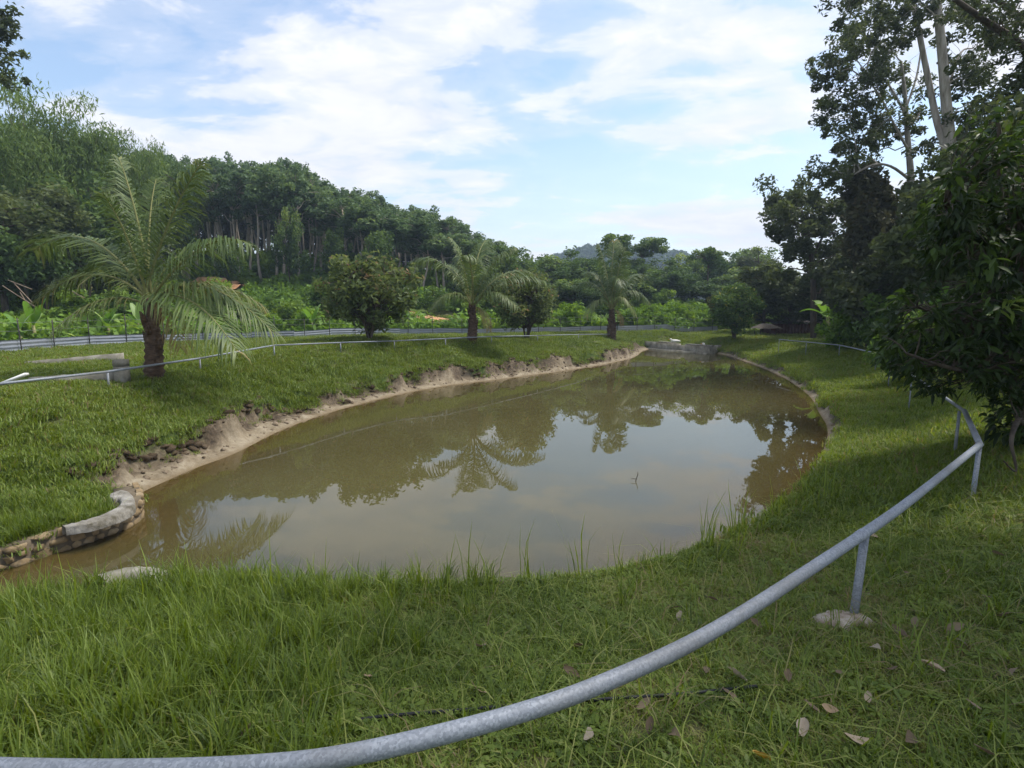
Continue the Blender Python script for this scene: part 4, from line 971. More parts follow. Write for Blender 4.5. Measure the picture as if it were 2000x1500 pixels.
# ------------------------------------------------------------------ coconut palms
def palm(name, bpx, bpy_, cpx, cpy, fr, trunk_px, label, seed, lw=1.0, extra=0):
    rng = np.random.default_rng(seed); p = on_ground(bpx, bpy_); zz = p[2]; print(name, p)
    y = p[1]; base = np.array([p[0], y, zz]); root = empty(name, base)
    crown = at_y(cpx, cpy, y); r = trunk_px / F * y * .5; k = y / F
    t = np.linspace(0, 1, 26); h = crown[2] - zz
    ax = np.stack([(crown[0] - base[0]) * t + .03 * h * np.sin(t * 3), 0 * t, (h + .05) * t - .1 * (1 - t)], 1)
    rad = r * (1.0 - .5 * t) * (1 + .10 * np.cos(np.arange(26) * math.pi)); rad[0] *= 1.15
    mb = MB(); mb.tube(ax, rad, 12); mb.build('trunk', M['palm_trunk'], root, True)
    # old leaf bases wrapped round the trunk
    for q_ in range(14):
        a = q_ * 2.4 + rng.uniform(-.3, .3); tt = rng.uniform(.25, .95); c0 = ax[int(tt * 25)]; o = np.array([math.cos(a), math.sin(a), 0])
        L = rng.uniform(.25, .5) * h * .45
        mb = MB(); pts = [c0 + o * r * .45 + [0, 0, -L * .3], c0 + o * (r * .72) + [0, 0, L * .1], c0 + o * (r * .95) + [0, 0, L * .7]]
        mb.tube(pts, [r * .34, r * .22, r * .06], 5); mb.build('leaf_base', M['palm_trunk'], root, True)
    fr = list(fr)
    for q_ in range(extra):
        a = rng.uniform(0, 6.28); L = rng.uniform(.7, 1.0)
        ex = cpx + math.cos(a) * 140 * L * (20 / y); fr.append((cpx + math.cos(a) * 60 * (20 / y), cpy - 110 * (20 / y), ex, cpy - rng.uniform(-10, 90) * (20 / y), math.sin(a) * 2.0))
    fr.append((cpx + 26 * 20 / y, cpy - 4, cpx + 34 * 20 / y, cpy + 62 * 16 / y, -.5))
    for q_, (c1, c2, t1, t2, dy) in enumerate(fr):
        P0 = crown + rng.normal(0, r * .3, 3) * [1, 1, .5] - [0, 0, .05]; P1 = at_y(c1, c2, y + dy * .45); P2 = at_y(t1, t2, y + dy)
        n = 30; s = np.linspace(0, 1, n)[:, None]
        C = (1 - s) ** 2 * P0 + 2 * s * (1 - s) * P1 + s ** 2 * P2
        L = np.linalg.norm(np.diff(C, axis=0), axis=1).sum()
        st = MB(); st.tube(C - base, np.linspace(.034, .006, n) * (L / 2.6) ** .5 * lw, 5)
        fro = st.build('frond', M['frond_stalk'], root, True)
        lf = MB(); T = np.gradient(C, axis=0); T /= np.linalg.norm(T, axis=1, keepdims=True)
        up = np.array([0, 0, 1.0]); hang = rng.uniform(1.1, 1.6); yel = rng.choice([.18, .26, .34]) if t2 > cpy - 10 else rng.choice([0, 0, .05, .12])
        m = int(34 * L / 2.2 + 30)
        for side in (-1, 1):
            for e in np.linspace(.14, .995, m):
                if rng.random() < .07: continue
                e = min(.999, max(.1, e + rng.normal(0, .006))); ii = e * (n - 1); i0 = int(ii); fr_ = ii - i0
                c = C[i0] * (1 - fr_) + C[min(i0 + 1, n - 1)] * fr_; tg = T[i0]
                sdv = np.cross(tg, up); nl = np.linalg.norm(sdv)
                if nl < .35:
                    ref = np.cross(np.array([math.cos(q_ * 1.7), math.sin(q_ * 1.7), 0.2]), tg); sdv = ref / np.linalg.norm(ref)
                else: sdv = sdv / nl
                nrm = np.cross(sdv, tg)
                ll = L * .30 * (math.sin(math.pi * (e * .86 + .10)) ** .6) * rng.uniform(.7, 1.12)
                d0 = sdv * side * .75 + tg * (.40 + .35 * e) + nrm * .18 + rng.normal(0, .09, 3); d0 /= np.linalg.norm(d0)
                q1 = c + d0 * ll * .42 + np.array([0, 0, -1]) * ll * .05 * hang
                q2 = c + d0 * ll * .78 + np.array([0, 0, -1]) * ll * .30 * hang
                q3 = c + d0 * ll * .92 + np.array([0, 0, -1]) * ll * .62 * hang
                wv = np.cross(d0, nrm); wv /= np.linalg.norm(wv) + 1e-6; wd = .026 * lw * (L / 2.6)
                ti = np.clip((.38 if q_ < len(fr) - 1 else .95) + rng.normal(0, .10) + yel + (.30 if e > .93 else 0) * rng.random(), 0, 1)
                b0 = lf.n
                lf.add(np.array([c - wv * wd * .3, c + wv * wd * .3, q1 + wv * wd * .5, q1 - wv * wd * .5, q2 + wv * wd * .38, q2 - wv * wd * .38, q3]) - base, [[0, 1, 2, 3], [3, 2, 4, 5]], ti)
                lf.f.setdefault(3, []).append(np.array([[5, 4, 6]]) + b0)
        lf.build('leaflets', M['frond'], fro)
    tag(root, label, 'palm'); return root
palm('coconut_palm', 300, 742, 290, 588,
     [(268, 400, 232, 308, .3), (322, 420, 394, 316, -.2), (286, 420, 305, 350, 1.0), (180, 400, 66, 490, .5), (400, 430, 490, 478, -.5), (190, 480, 72, 590, -.4), (395, 500, 540, 655, -.2),
      (195, 555, 100, 650, -1.0), (365, 530, 462, 685, -1.2), (390, 510, 515, 600, .9), (240, 420, 200, 380, -.8), (330, 470, 430, 470, 1.2), (225, 470, 190, 530, 1.3)],
     38, 'large coconut palm standing on the left bank by the concrete trough', 41, 1.0)
palm('coconut_palm', 921, 666, 922, 598,
     [(908, 500, 880, 466, .3), (955, 500, 1005, 484, -.3), (930, 480, 950, 470, 1.5), (870, 480, 806, 512, .4), (980, 520, 1060, 548, -.3), (880, 540, 840, 610, -.8), (960, 540, 1010, 600, -1.0), (925, 490, 905, 500, -1.8), (975, 510, 1040, 535, 1.3), (890, 500, 850, 520, 1.4)],
     22, 'middle coconut palm between the two brownish round fruit trees', 42, 1.15)
palm('coconut_palm', 1193, 664, 1194, 605,
     [(1185, 520, 1170, 478, .3), (1205, 520, 1222, 485, -.3), (1195, 500, 1200, 470, 1.5), (1160, 530, 1128, 560, .4), (1225, 540, 1268, 590, -.3), (1165, 560, 1145, 620, -.8), (1215, 550, 1240, 615, -1.0), (1230, 520, 1258, 540, 1.3), (1170, 520, 1145, 535, 1.4), (1200, 510, 1215, 560, -1.6)],
     20, 'farthest coconut palm, right of the middle one near the dam', 43, 1.2)

# ------------------------------------------------------------------ shrubs and banana plants
SHR = []
for k in range(4):
    w, c = gen_tree(300 + k, 1.6, .03, .05, .85, 40, 55, .17, .085, .28, stems=3, power=.5); SHR.append((w.mesh('trunk', M['bark_dark'], True), c.mesh('crown', M['shrub_leaf']), 1.6))
BRI = []
for k in range(3):
    w, c = gen_tree(330 + k, 1.6, .025, .05, .8, 40, 60, .18, .08, .28, stems=4, power=.5); BRI.append((w.mesh('trunk', M['bark_dark'], True), c.mesh('crown', M['bright_leaf']), 1.6))
random.seed(9)
fpx = [-300, 0, 300, 530, 750, 900, 1100, 1300, 1500]; fyy = [13, 17.2, 23.5, 26.5, 31.5, 32.5, 35, 38.3, 41]
for k in range(30):
    px = -10 + k * 46 + random.uniform(-18, 18); y = np.interp(px, fpx, fyy) + random.uniform(3, 15); x = (px - 1000) / F * y
    s = random.uniform(.8, 1.7)
    w, c, H = SHR[k % 4]
    tree_thing('shrub', w, c, (x, y, gz1(x, y) - .05), s, random.uniform(0, 6), 'wild green shrub growing in the undergrowth behind the sheet fence', 'shrub', 'wild shrubs on the slope')
ordw = ['leftmost', 'second from left', 'third from left', 'fourth from left', 'fifth from left', 'sixth from left', 'seventh from left', 'eighth from left', 'ninth from left', 'tenth from left', 'eleventh from left', 'sixth from right', 'fifth from right', 'fourth from right', 'third from right', 'second from right', 'rightmost']
BRL = {p: 'bright yellow-green shrub just behind the sheet fence, %s of the row' % w for p, w in zip(sorted([1085, 1110, 1135, 1232, 1252, 1315, 1215, 600, 660, 530, 1340, 1290, 1365, 1270, 1390, 870, 960]), ordw)}
for k, (px, dy, s) in enumerate([(1085, 1.5, .9), (1110, 1.2, 1.25), (1135, 2.0, 1.0), (1232, 1.6, 1.1), (1252, 2.2, .9), (1315, 2.5, 1.3), (1215, 1.4, .8), (600, 1.5, 1.0), (660, 1.8, .7), (530, 1.6, .9), (1340, 1.6, .9), (1290, 1.4, .8), (1365, 2.6, 1.0), (1270, 2.0, 1.1), (1390, 1.8, .8), (870, 1.8, .7), (960, 1.6, .8)]):
    y = np.interp(px, fpx, fyy) + dy; x = (px - 1000) / F * y; w, c, H = BRI[k % 3]
    tree_thing('shrub', w, c, (x, y, gz1(x, y) - .05), s, k * 1.3, BRL[px], 'shrub', 'bright shrubs along the sheet fence')
def shrub_px(px, y, tp, wpx, kinds, k, label):
    x = (px - 1000) / F * y; z0 = gz1(x, y); w, c, H = kinds[k]
    tree_thing('shrub', w, c, (x, y, z0 - .05), (at_y(px, tp, y)[2] - z0) / H, k, label, 'shrub', None, wpx / 2 / F * y / 1.0)
shrub_px(1640, 22, 598, 105, BRI, 1, 'bright yellow-green shrub on the right bank behind the rail')
shrub_px(1730, 19, 575, 130, SHR, 1, 'dull green shrub on the right bank between the bright shrub and the near tree')
shrub_px(1690, 23, 560, 110, SHR, 2, 'feathery dark green shrub below the columnar tree')
shrub_px(1560, 44, 585, 150, SHR, 3, 'low green creeper-covered bush above the dark red shed')
shrub_px(1790, 13, 600, 130, SHR, 0, 'leafy green shrub beside the near tree, above the right rail')
def banana(px, y, tp, label, seed, nl=7, sc=1.0):
    rng = np.random.default_rng(seed); x = (px - 1000) / F * y; z0 = gz1(x, y); H = at_y(px, tp, y)[2] - z0
    root = empty('banana_plant', (x, y, z0 - .03)); mb = MB()
    mb.tube([(0, 0, 0), (.02, 0, H * .25), (0, 0, H * .5)], [.09 * H / 2, .07 * H / 2, .05 * H / 2], 8); mb.build('stem', M['bamboo_culm'], root, True)
    for k in range(nl):
        az = k * 2.4 + rng.uniform(-.4, .4); o = np.array([math.cos(az), math.sin(az), 0]); s_ = np.array([-o[1], o[0], 0]); L = H * rng.uniform(.45, .65); W = L * .13
        stp = rng.uniform(.35, 1.0); mb = MB(); n = 9; V = []
        for i in range(n):
            t = i / (n - 1); c = np.array([0, 0, H * .45]) + o * L * (t * (1 - stp * .55)) + np.array([0, 0, 1]) * L * (stp * t * 1.1 + .25 * t - .75 * (1.1 - stp * .7) * t * t)
            w = W * (math.sin(math.pi * min(1, t * .9 + .07)) ** .55) if t > .15 else W * .12
            V += [c + s_ * w + [0, 0, w * .35], c, c - s_ * w + [0, 0, w * .35]]
        q = [[i * 3 + a, i * 3 + a + 1, i * 3 + a + 4, i * 3 + a + 3] for i in range(n - 1) for a in (0, 1)]
        mb.add(V, q, rng.uniform(.2, .9)); mb.build('leaf', M['banana_leaf'], root, True)
    tag(root, label, 'banana plant')
banana(1366, 41, 612, 'pale young banana plant behind the dam between fence and orange tree', 1)
banana(1612, 26, 558, 'banana plant with upright silvery leaves above the bright shrub on the right bank', 2, 9)
banana(42, 18.6, 600, 'banana plant with a tall pale leaf at the left edge behind the sheet fence', 3)
banana(70, 19.2, 585, 'second banana plant from the left edge behind the sheet fence', 4)
banana(612, 29, 596, 'small banana plant behind the fence between the large palm and the first fruit tree', 5)
banana(808, 34, 606, 'small banana plant behind the fence just right of the brownish fruit tree', 6)
banana(215, 23, 590, 'banana plant behind the fence left of the large palm trunk', 7)
banana(1240, 40, 612, 'banana plant behind the fence right of the farthest palm', 8)
banana(275, 25, 592, 'banana plant behind the fence hidden by the trunk of the large palm', 9)
banana(1800, 17, 560, 'banana leaves lit in the gap beside the tall pale trunk on the right', 10)

# ---- clay cuttings on the slope
def clay(name, pts, wid, label):
    rng = np.random.default_rng(len(pts)); C = catmull([at_y(*p)[:2] for p in pts], 6, False); mb = MB(); V = []; nC = len(C)
    T = np.gradient(C, axis=0); T /= np.linalg.norm(T, axis=1, keepdims=True); N = np.stack([-T[:, 1], T[:, 0]], 1)
    for i in range(nC):
        for k in range(5):
            u = (k / 4 - .5) * wid * (1 + .3 * math.sin(i * 1.7)) * (.35 + .65 * math.sin(math.pi * (i + .5) / nC)); q_ = C[i] + N[i] * u
            V.append((q_[0], q_[1], gz1(q_[0], q_[1]) + .32 * (1 - abs(k - 2) / 2.6) + rng.uniform(-.04, .04)))
    mb.add(V, [[i * 5 + a, i * 5 + a + 1, i * 5 + a + 6, i * 5 + a + 5] for i in range(nC - 1) for a in range(4)])
    o = mb.build(name, M['clay'], None, True); tag(o, kind='structure')
clay('clay_path', [(385, 500, 44), (405, 503, 43.5), (425, 507, 43), (445, 511, 42.5), (468, 515, 42)], 2.6, '')
clay('clay_path', [(800, 582, 39), (835, 586, 38.5), (870, 592, 38), (910, 600, 37.5), (945, 606, 37)], 1.6, '')
clay('clay_path', [(195, 488, 40), (215, 492, 39.5), (235, 497, 39)], 1.6, '')

# ------------------------------------------------------------------ built things
# ---- sheet-metal fence
def fence():
    base_px = [(-260, 722), (0, 692), (150, 677), (300, 669), (430, 663), (530, 660), (640, 656), (750, 653), (900, 652), (1000, 653), (1100, 655), (1200, 657), (1300, 660), (1400, 660)]
    dep = [12.5, 16.6, 20, 23, 25, 26, 28.5, 31, 32, 33, 34.5, 36.5, 38.3, 39.6]
    P = np.array([((px - 1000) / F * y, y) for (px, _), y in zip(base_px, dep)])
    C = catmull(P, 10, False); s = np.concatenate([[0], np.cumsum(np.linalg.norm(np.diff(C, axis=0), axis=1))])
    at = lambda d: np.array([np.interp(d, s, C[:, 0]), np.interp(d, s, C[:, 1])])
    root = empty('sheet_fence', (*P[1], gz1(*P[1]))); off = np.array([*P[1], gz1(*P[1])])
    rng = np.random.default_rng(6); L = s[-1]; d = 0; step = 2.1
    while d < L - .5:
        a, b = at(d), at(min(L, d + step + .06)); za, zb = gz1(*a), gz1(*b); mb = MB(); rows = 17; V = []
        t = (b - a) / np.linalg.norm(b - a); nrm = np.array([-t[1], t[0]]); h = .46 + rng.uniform(-.03, .03); o2 = rng.uniform(-.015, .015)
        for r in range(rows):
            f = r / (rows - 1); dn = .009 * (1 if (r // 2) % 2 else -1) + o2
            for e, z in ((a, za), (b, zb)): V.append((*(e + nrm * dn), z - .05 + f * h))
        mb.add(np.array(V) - off, [[r * 2, r * 2 + 1, r * 2 + 3, r * 2 + 2] for r in range(rows - 1)])
        mb.build('metal_sheet', M['zinc'], root); d += step
    d = .4; k = 0
    tops = []
    while d < L:
        a = at(d); t = at(min(L, d + .1)) - at(max(0, d - .1)); t /= np.linalg.norm(t); nrm = np.array([t[1], -t[0]])
        a = a + nrm * .09; z = gz1(*a); h = 1.05 + rng.uniform(-.08, .12); mb = MB()
        mb.tube(np.array([(*a, z - .2), (*(a + rng.normal(0, .02, 2)), z + h)]) - off, .017, 6); mb.build('post', M['dark_post'], root); tops.append((*a, z)); d += 1.55 + rng.uniform(-.15, .15); k += 1
    tops = np.array(tops)
    for hh in (.35, .72, .98):
        mb = MB(); mb.tube(tops + [0, 0, hh] - off, .005, 4); mb.build('wire', M['wire'], root)
    tag(root, 'low ribbed grey sheet-metal fence with dark posts and wires behind the left bank', 'fence')
fence()

# ---- galvanised pipe railings
def rail_part(root, off, pts, r, sides=14):
    mb = MB(); mb.tube(np.asarray(pts) - off, r, sides); return mb.build('rail', M['galv'], root, True)
def post_part(root, off, a, b, r, flat=False):
    mb = MB(); mb.tube([np.asarray(a) - off, np.asarray(b) - off], r, 4 if flat else 8); return mb.build('post', M['galv'], root, not flat)
RH = .30
def railing_near():
    front = [(-120, 1500, 1.12), (200, 1506, 1.12), (480, 1498, 1.12), (700, 1471, 1.12), (1000, 1397, 1.12), (1200, 1325, 1.12), (1400, 1228, 1.12), (1600, 1100, 1.11), (1750, 998, 1.10), (1850, 920, 1.10), (1914, 868, 1.10)]
    P = [at_z(*p) for p in front]
    root = empty('pipe_railing', (1.86, 2.77, gz1(1.86, 2.77))); off = np.array([1.86, 2.77, gz1(1.86, 2.77)])
    CR = catmull(P, 8, False); rail_part(root, off, CR, .027, 16)
    corner = P[-1]
    p2 = at_z(1884, 803, 1.12); p3 = np.array([7.6, 10.2, 1.12]); p4 = at_z(1712, 690, 1.10); p5 = at_z(1640, 674, 1.09); p6 = at_z(1522, 663, 1.08)
    chain = [corner + [0.004, 0.01, .004], p2, p3, p4, p5, p6]
    for a, b in zip(chain[:-1], chain[1:]): rail_part(root, off, [a, b], .027 if b[1] < 8 else .019, 12)
    def leg(top, foot=None, r=.022):
        top = np.asarray(top); x, y = (top[0], top[1]) if foot is None else foot
        post_part(root, off, (x, y, gz1(x, y) - .1), (top[0], top[1], top[2] - .01), r if y < 8 else .014, True)
    f1 = at_z(1668, 1172, .76); t1 = at_z(1690, 1041, 1.10); leg(t1, f1[:2], .026)
    f2 = at_z(1903, 938, .80); leg(corner - [.02, .02, 0], f2[:2], .026)
    leg(p2 + [-.02, .05, 0]); 
    for a, b, n in ((p2, p3, 1), (p3, p4, 2), (p4, p5, 1), (p5, p6, 2)):
        for k in range(1, n + 1): leg(a + (b - a) * k / n)
    for c, dvec in ((t1, P[8] - P[7]),):   # welded sleeve over a post, pipe coupling
        u_ = dvec / np.linalg.norm(dvec); k0 = np.argmin(np.linalg.norm(CR - c, axis=1)); cc = CR[k0]
        mb = MB(); mb.tube(np.array([cc - u_ * .045, cc - u_ * .04, cc + u_ * .04, cc + u_ * .045]) - off, [.0275, .030, .030, .0275], 16); mb.build('sleeve', M['galv'], root, True)
    # crumbled sandy footings
    for (fx, fy, s) in ((f1[0] - .06, f1[1], .115), (f2[0], f2[1], .085)):
        rng = np.random.default_rng(int(s * 1000)); mb = MB(); V = [(0, 0, .035)]; n = 18
        for ring, (rr, zz) in enumerate(((.45, .03), (.8, .022), (1.0, -.02))):
            for k in range(n):
                a = k / n * 6.283; q_ = s * rr * (1 + .35 * (vnoise(math.cos(a) * 2 + 9 * s, math.sin(a) * 2, 1.5, 4, 2) - .5) * 2); x_, y_ = fx + q_ * 1.25 * math.cos(a), fy + q_ * math.sin(a)
                V.append((x_ - fx, y_ - fy, zz + rng.uniform(-.006, .006) + gz1(x_, y_) - gz1(fx, fy)))
        V = np.array(V) + [fx, fy, gz1(fx, fy) + .012] - off
        T = [[0, 1 + k, 1 + (k + 1) % n] for k in range(n)]; Q = [[1 + r * n + k, 1 + (r + 1) * n + k, 1 + (r + 1) * n + (k + 1) % n, 1 + r * n + (k + 1) % n] for r in range(2) for k in range(n)]
        mb.add(V, T); mb.f.setdefault(4, []).append(np.array(Q)); mb.build('footing', M['sandpile'], root, True)
    tag(root, 'galvanised pipe railing sweeping across the foreground and along the right bank', 'railing')
railing_near()
def railing_far():
    zr = lambda x, y: gz1(x, y) + RH
    px = [(-260, 782), (-60, 757), (210, 728), (390, 700), (535, 675), (665, 671), (770, 666), (870, 662), (960, 658), (1050, 655.5), (1130, 654), (1200, 652.5)]
    P = []
    for a, b in px:
        p = on_ground(a, b, RH); p[2] += RH
        P.append(p)
    P = np.array(P); root = empty('pipe_railing', (P[4][0], P[4][1], gz1(P[4][0], P[4][1]))); off = np.array([P[4][0], P[4][1], gz1(P[4][0], P[4][1])])
    for a, b in zip(P[:-1], P[1:]): rail_part(root, off, [a, b], .021, 10)
    for p in P: post_part(root, off, (p[0], p[1], gz1(p[0], p[1]) - .1), (p[0], p[1], p[2] - .02), .018)
    tag(root, 'thin pale pipe railing running along the left bank past the palms', 'railing')
railing_far()

# ---- concrete trough
def trough():
    f = on_ground(240, 750); bk = on_ground(240, 709); base = f.copy(); root = empty('concrete_trough', base)
    def wall(a, b, h0, h1, th, name='wall'):
        d = b - a; L = np.linalg.norm(d[:2]); mb = MB(); rng = np.random.default_rng(int(L * 100)); n = 14
        rz = math.atan2(d[1], d[0]); u = np.array([math.cos(rz), math.sin(rz)]); v = np.array([-u[1], u[0]]); V = []
        lift = max(0, max(gz1(*(a[:2] + d[:2] * i / n)) + .10 - (h0 + (h1 - h0) * i / n) for i in range(n + 1)))
        for i in range(n + 1):
            c = a[:2] + d[:2] * i / n; z = gz1(*c) - .15; top = h0 + (h1 - h0) * i / n + lift + rng.uniform(-.008, .008)
            for sgn, zz in ((-1, z), (1, z), (1, top), (-1, top)): V.append((*(c + v * sgn * (th / 2 + rng.uniform(-.004, .004))), zz))
        Q = [[i * 4 + k, i * 4 + (k + 1) % 4, (i + 1) * 4 + (k + 1) % 4, (i + 1) * 4 + k] for i in range(n) for k in range(4)] + [[3, 2, 1, 0], [n * 4, n * 4 + 1, n * 4 + 2, n * 4 + 3]]
        mb.add(np.array(V) - base, Q); mb.build(name, M['concrete'], root)
    y1, y2 = f[1], bk[1]
    tl = at_y(50, 712, y2 - .4); tr_ = at_y(240, 694, y2); wall(tl, tr_, tl[2], tr_[2], .11)
    fl = at_y(60, 741, y1 - .25); fr_ = at_y(226, 729, y1); wall(fl, fr_, fl[2], fr_[2], .12)
    p = at_y(236, 704, y1); h = p[2] - gz1(p[0], p[1]); w = 19 / F * y1
    mb = MB(); mb.box((p[0], p[1], p[2] - h / 2 - .13), w, w * 1.1, h + .04, .1, .006, np.random.default_rng(1)); mb.v[-1] = mb.v[-1] - base; mb.build('pillar', M['concrete'], root)
    mb = MB(); mb.box((p[0], p[1], p[2] - .045), w * 1.04, w * 1.14, .12, .15, .006, np.random.default_rng(2)); mb.v[-1] = mb.v[-1] - base; mb.build('pillar_cap', M['concrete'], root)
    tag(root, 'long low weathered concrete trough half sunk in the grass left of the large palm', 'trough')
trough()
# white board leaning at the left edge
p = at_z(22, 745, 1.25); mb = MB(); mb.box((0, 0, 0), .46, .10, .035, .25); o = mb.build('white_board', M['plastic_white']); o.location = (p[0], p[1], 1.27); o.rotation_euler = (0, -.42, 0)
tag(o, 'short white board leaning on the trough at the left edge', 'board')

# ---- rubble wall with a curled cement cap at the inlet
def inlet_wall():
    rng = np.random.default_rng(14)
    line = [at_z(x, y, 0)[:2] for x, y in [(-420, 1195), (-200, 1150), (0, 1113), (80, 1088), (150, 1067), (220, 1042), (262, 1022), (276, 1004), (268, 982)]]
    C = catmull(line, 8, False); s = np.concatenate([[0], np.cumsum(np.linalg.norm(np.diff(C, axis=0), axis=1))]); L = s[-1]
    P_ = lambda d: np.array([np.interp(d, s, C[:, 0]), np.interp(d, s, C[:, 1])])
    T_ = lambda d: (lambda v: v / (np.linalg.norm(v) + 1e-9))(P_(min(L, d + .06)) - P_(max(0, d - .06)))
    base = np.array([*P_(L * .6), 0.0]); root = empty('rubble_wall', base)
    H = lambda d: .20 + .06 * d / L + .02 * math.sin(d * 5)
    # mortar core
    mb = MB(); V = []; n = 60
    for i in range(n + 1):
        d = L * i / n; p = P_(d); t = T_(d); nr = np.array([t[1], -t[0]]); h = H(d)
        for a, z in ((.03, -.3), (.015, h - .03), (-.22, h - .03), (-.24, -.3)): V.append((*(p + nr * a), z))
    Q = [[i * 4 + k, (i + 1) * 4 + k, (i + 1) * 4 + k + 1, i * 4 + k + 1] for i in range(n) for k in range(3)] + [[n * 4, n * 4 + 1, n * 4 + 2, n * 4 + 3], [3, 2, 1, 0]]
    mb.add(np.array(V) - base, Q); mb.build('core', M['mortar'], root)
    # stones: angular rubble of uneven sizes pressed into the mortar
    for row in range(3):
        d = .05 + .05 * row
        while d < L - .03:
            w = rng.uniform(.07, .20); h = H(d); hh = h / 3 * rng.uniform(.8, 1.25); p = P_(d + w / 2); t = T_(d + w / 2); nr = np.array([t[1], -t[0]]); z = h * (row + .5) / 3 - .02 + rng.uniform(-.012, .012)
            m = rng.integers(5, 8); an = np.sort(rng.uniform(0, 6.283, m) * .25 + np.arange(m) / m * 6.283); V = []
            for dep, sc in ((-.03, 1.0), (.016 + rng.uniform(-.006, .010), .97), (.030 + rng.uniform(-.006, .012), .72)):
                for a in an:
                    V.append((*(p + t * math.cos(a) * w * .54 * sc * rng.uniform(.9, 1.08) + nr * (dep + rng.uniform(-.005, .005))), z + math.sin(a) * hh * .58 * sc * rng.uniform(.9, 1.08)))
            Q = [[r * m + k, r * m + (k + 1) % m, (r + 1) * m + (k + 1) % m, (r + 1) * m + k] for r in range(2) for k in range(m)]
            sm = MB(); sm.add(np.array(V) - base, Q); sm.f.setdefault(m, []).append(np.array([[2 * m + k for k in range(m)]])); sm.build('stone', M['stone'], root)
            d += w * 1.02
    # cap, curling round at its free end
    out_ = [(128, 1028), (180, 1020), (228, 1006), (258, 991), (264, 978), (255, 962), (238, 955), (219, 960), (214, 970)]
    inn = [(120, 1027), (150, 1019), (180, 1011), (212, 998), (230, 988), (236, 979), (232, 973), (222, 974), (214, 970.5)]
    zc_ = .265
    O = catmull([at_z(x, y, zc_)[:2] for x, y in out_], 5, False); I = catmull([at_z(x, y, zc_)[:2] for x, y in inn], 5, False); V = []
    for k, (a, b) in enumerate(zip(O, I)):
        e = zc_ + rng.uniform(-.004, .004)
        V += [(*a, e - .09), (*(a * .985 + b * .015), e - .012), (*(a * .85 + b * .15), e), (*(a * .15 + b * .85), e + .004), (*b, e - .012), (*b, e - .09)]
    n = len(O) - 1
    Q = [[i * 6 + k, i * 6 + k + 1, (i + 1) * 6 + k + 1, (i + 1) * 6 + k] for i in range(n) for k in range(5)]
    mb = MB(); mb.add(np.array(V) - base, Q); mb.build('cap', M['cement_cap'], root, False)
    tag(root, 'low rubble stone wall with a pale curled cement cap at the pond inlet, lower left', 'wall')
inlet_wall()
def kerb():
    rng = np.random.default_rng(2); line = [at_z(x, y, .22)[:2] for x, y in [(195, 1113), (225, 1103), (262, 1098), (300, 1102), (325, 1113), (340, 1128)]]
    C = catmull(line, 5, False); t = np.gradient(C, axis=0); t /= np.linalg.norm(t, axis=1, keepdims=True); base = np.array([*C[12], 0]); root = empty('cement_kerb', base); V = []
    for p, q_ in zip(C, t):
        nr = np.array([-q_[1], q_[0]])
        for a, z in ((.10, -.1), (.09, .11), (.05, .16), (-.06, .155), (-.10, .09), (-.11, -.1)): V.append((*(p + nr * a + rng.normal(0, .004, 2)), z + rng.normal(0, .004)))
    n = len(C) - 1; Q = [[i * 6 + k, (i + 1) * 6 + k, (i + 1) * 6 + k + 1, i * 6 + k + 1] for i in range(n) for k in range(5)]
    mb = MB(); mb.add(np.array(V) - base, Q); mb.f.setdefault(6, []).append(np.array([[5, 4, 3, 2, 1, 0], [n * 6 + k for k in range(6)]])); mb.build('kerb', M['concrete'], root, True)
    for k in range(5):
        p = C[3 + k * 4]; sm = MB(); nu, nv = 8, 5; V = []
        for a in range(nv + 1):
            ph = math.pi * a / nv - math.pi / 2
            for b in range(nu):
                th = 6.283 * b / nu; V.append(np.array([math.cos(ph) * math.cos(th) * .10, math.cos(ph) * math.sin(th) * .06, math.sin(ph) * .055]) * (1 + rng.uniform(-.15, .15)))
        sm.add(np.array(V) + [p[0], p[1] - .10, .06] - base, [[a * nu + b, a * nu + (b + 1) % nu, (a + 1) * nu + (b + 1) % nu, (a + 1) * nu + b] for a in range(nv) for b in range(nu)]); sm.build('stone', M['stone'], root, True)
    tag(root, 'pale cement kerb end with stones showing above the near grass, lower left', 'kerb')
kerb()

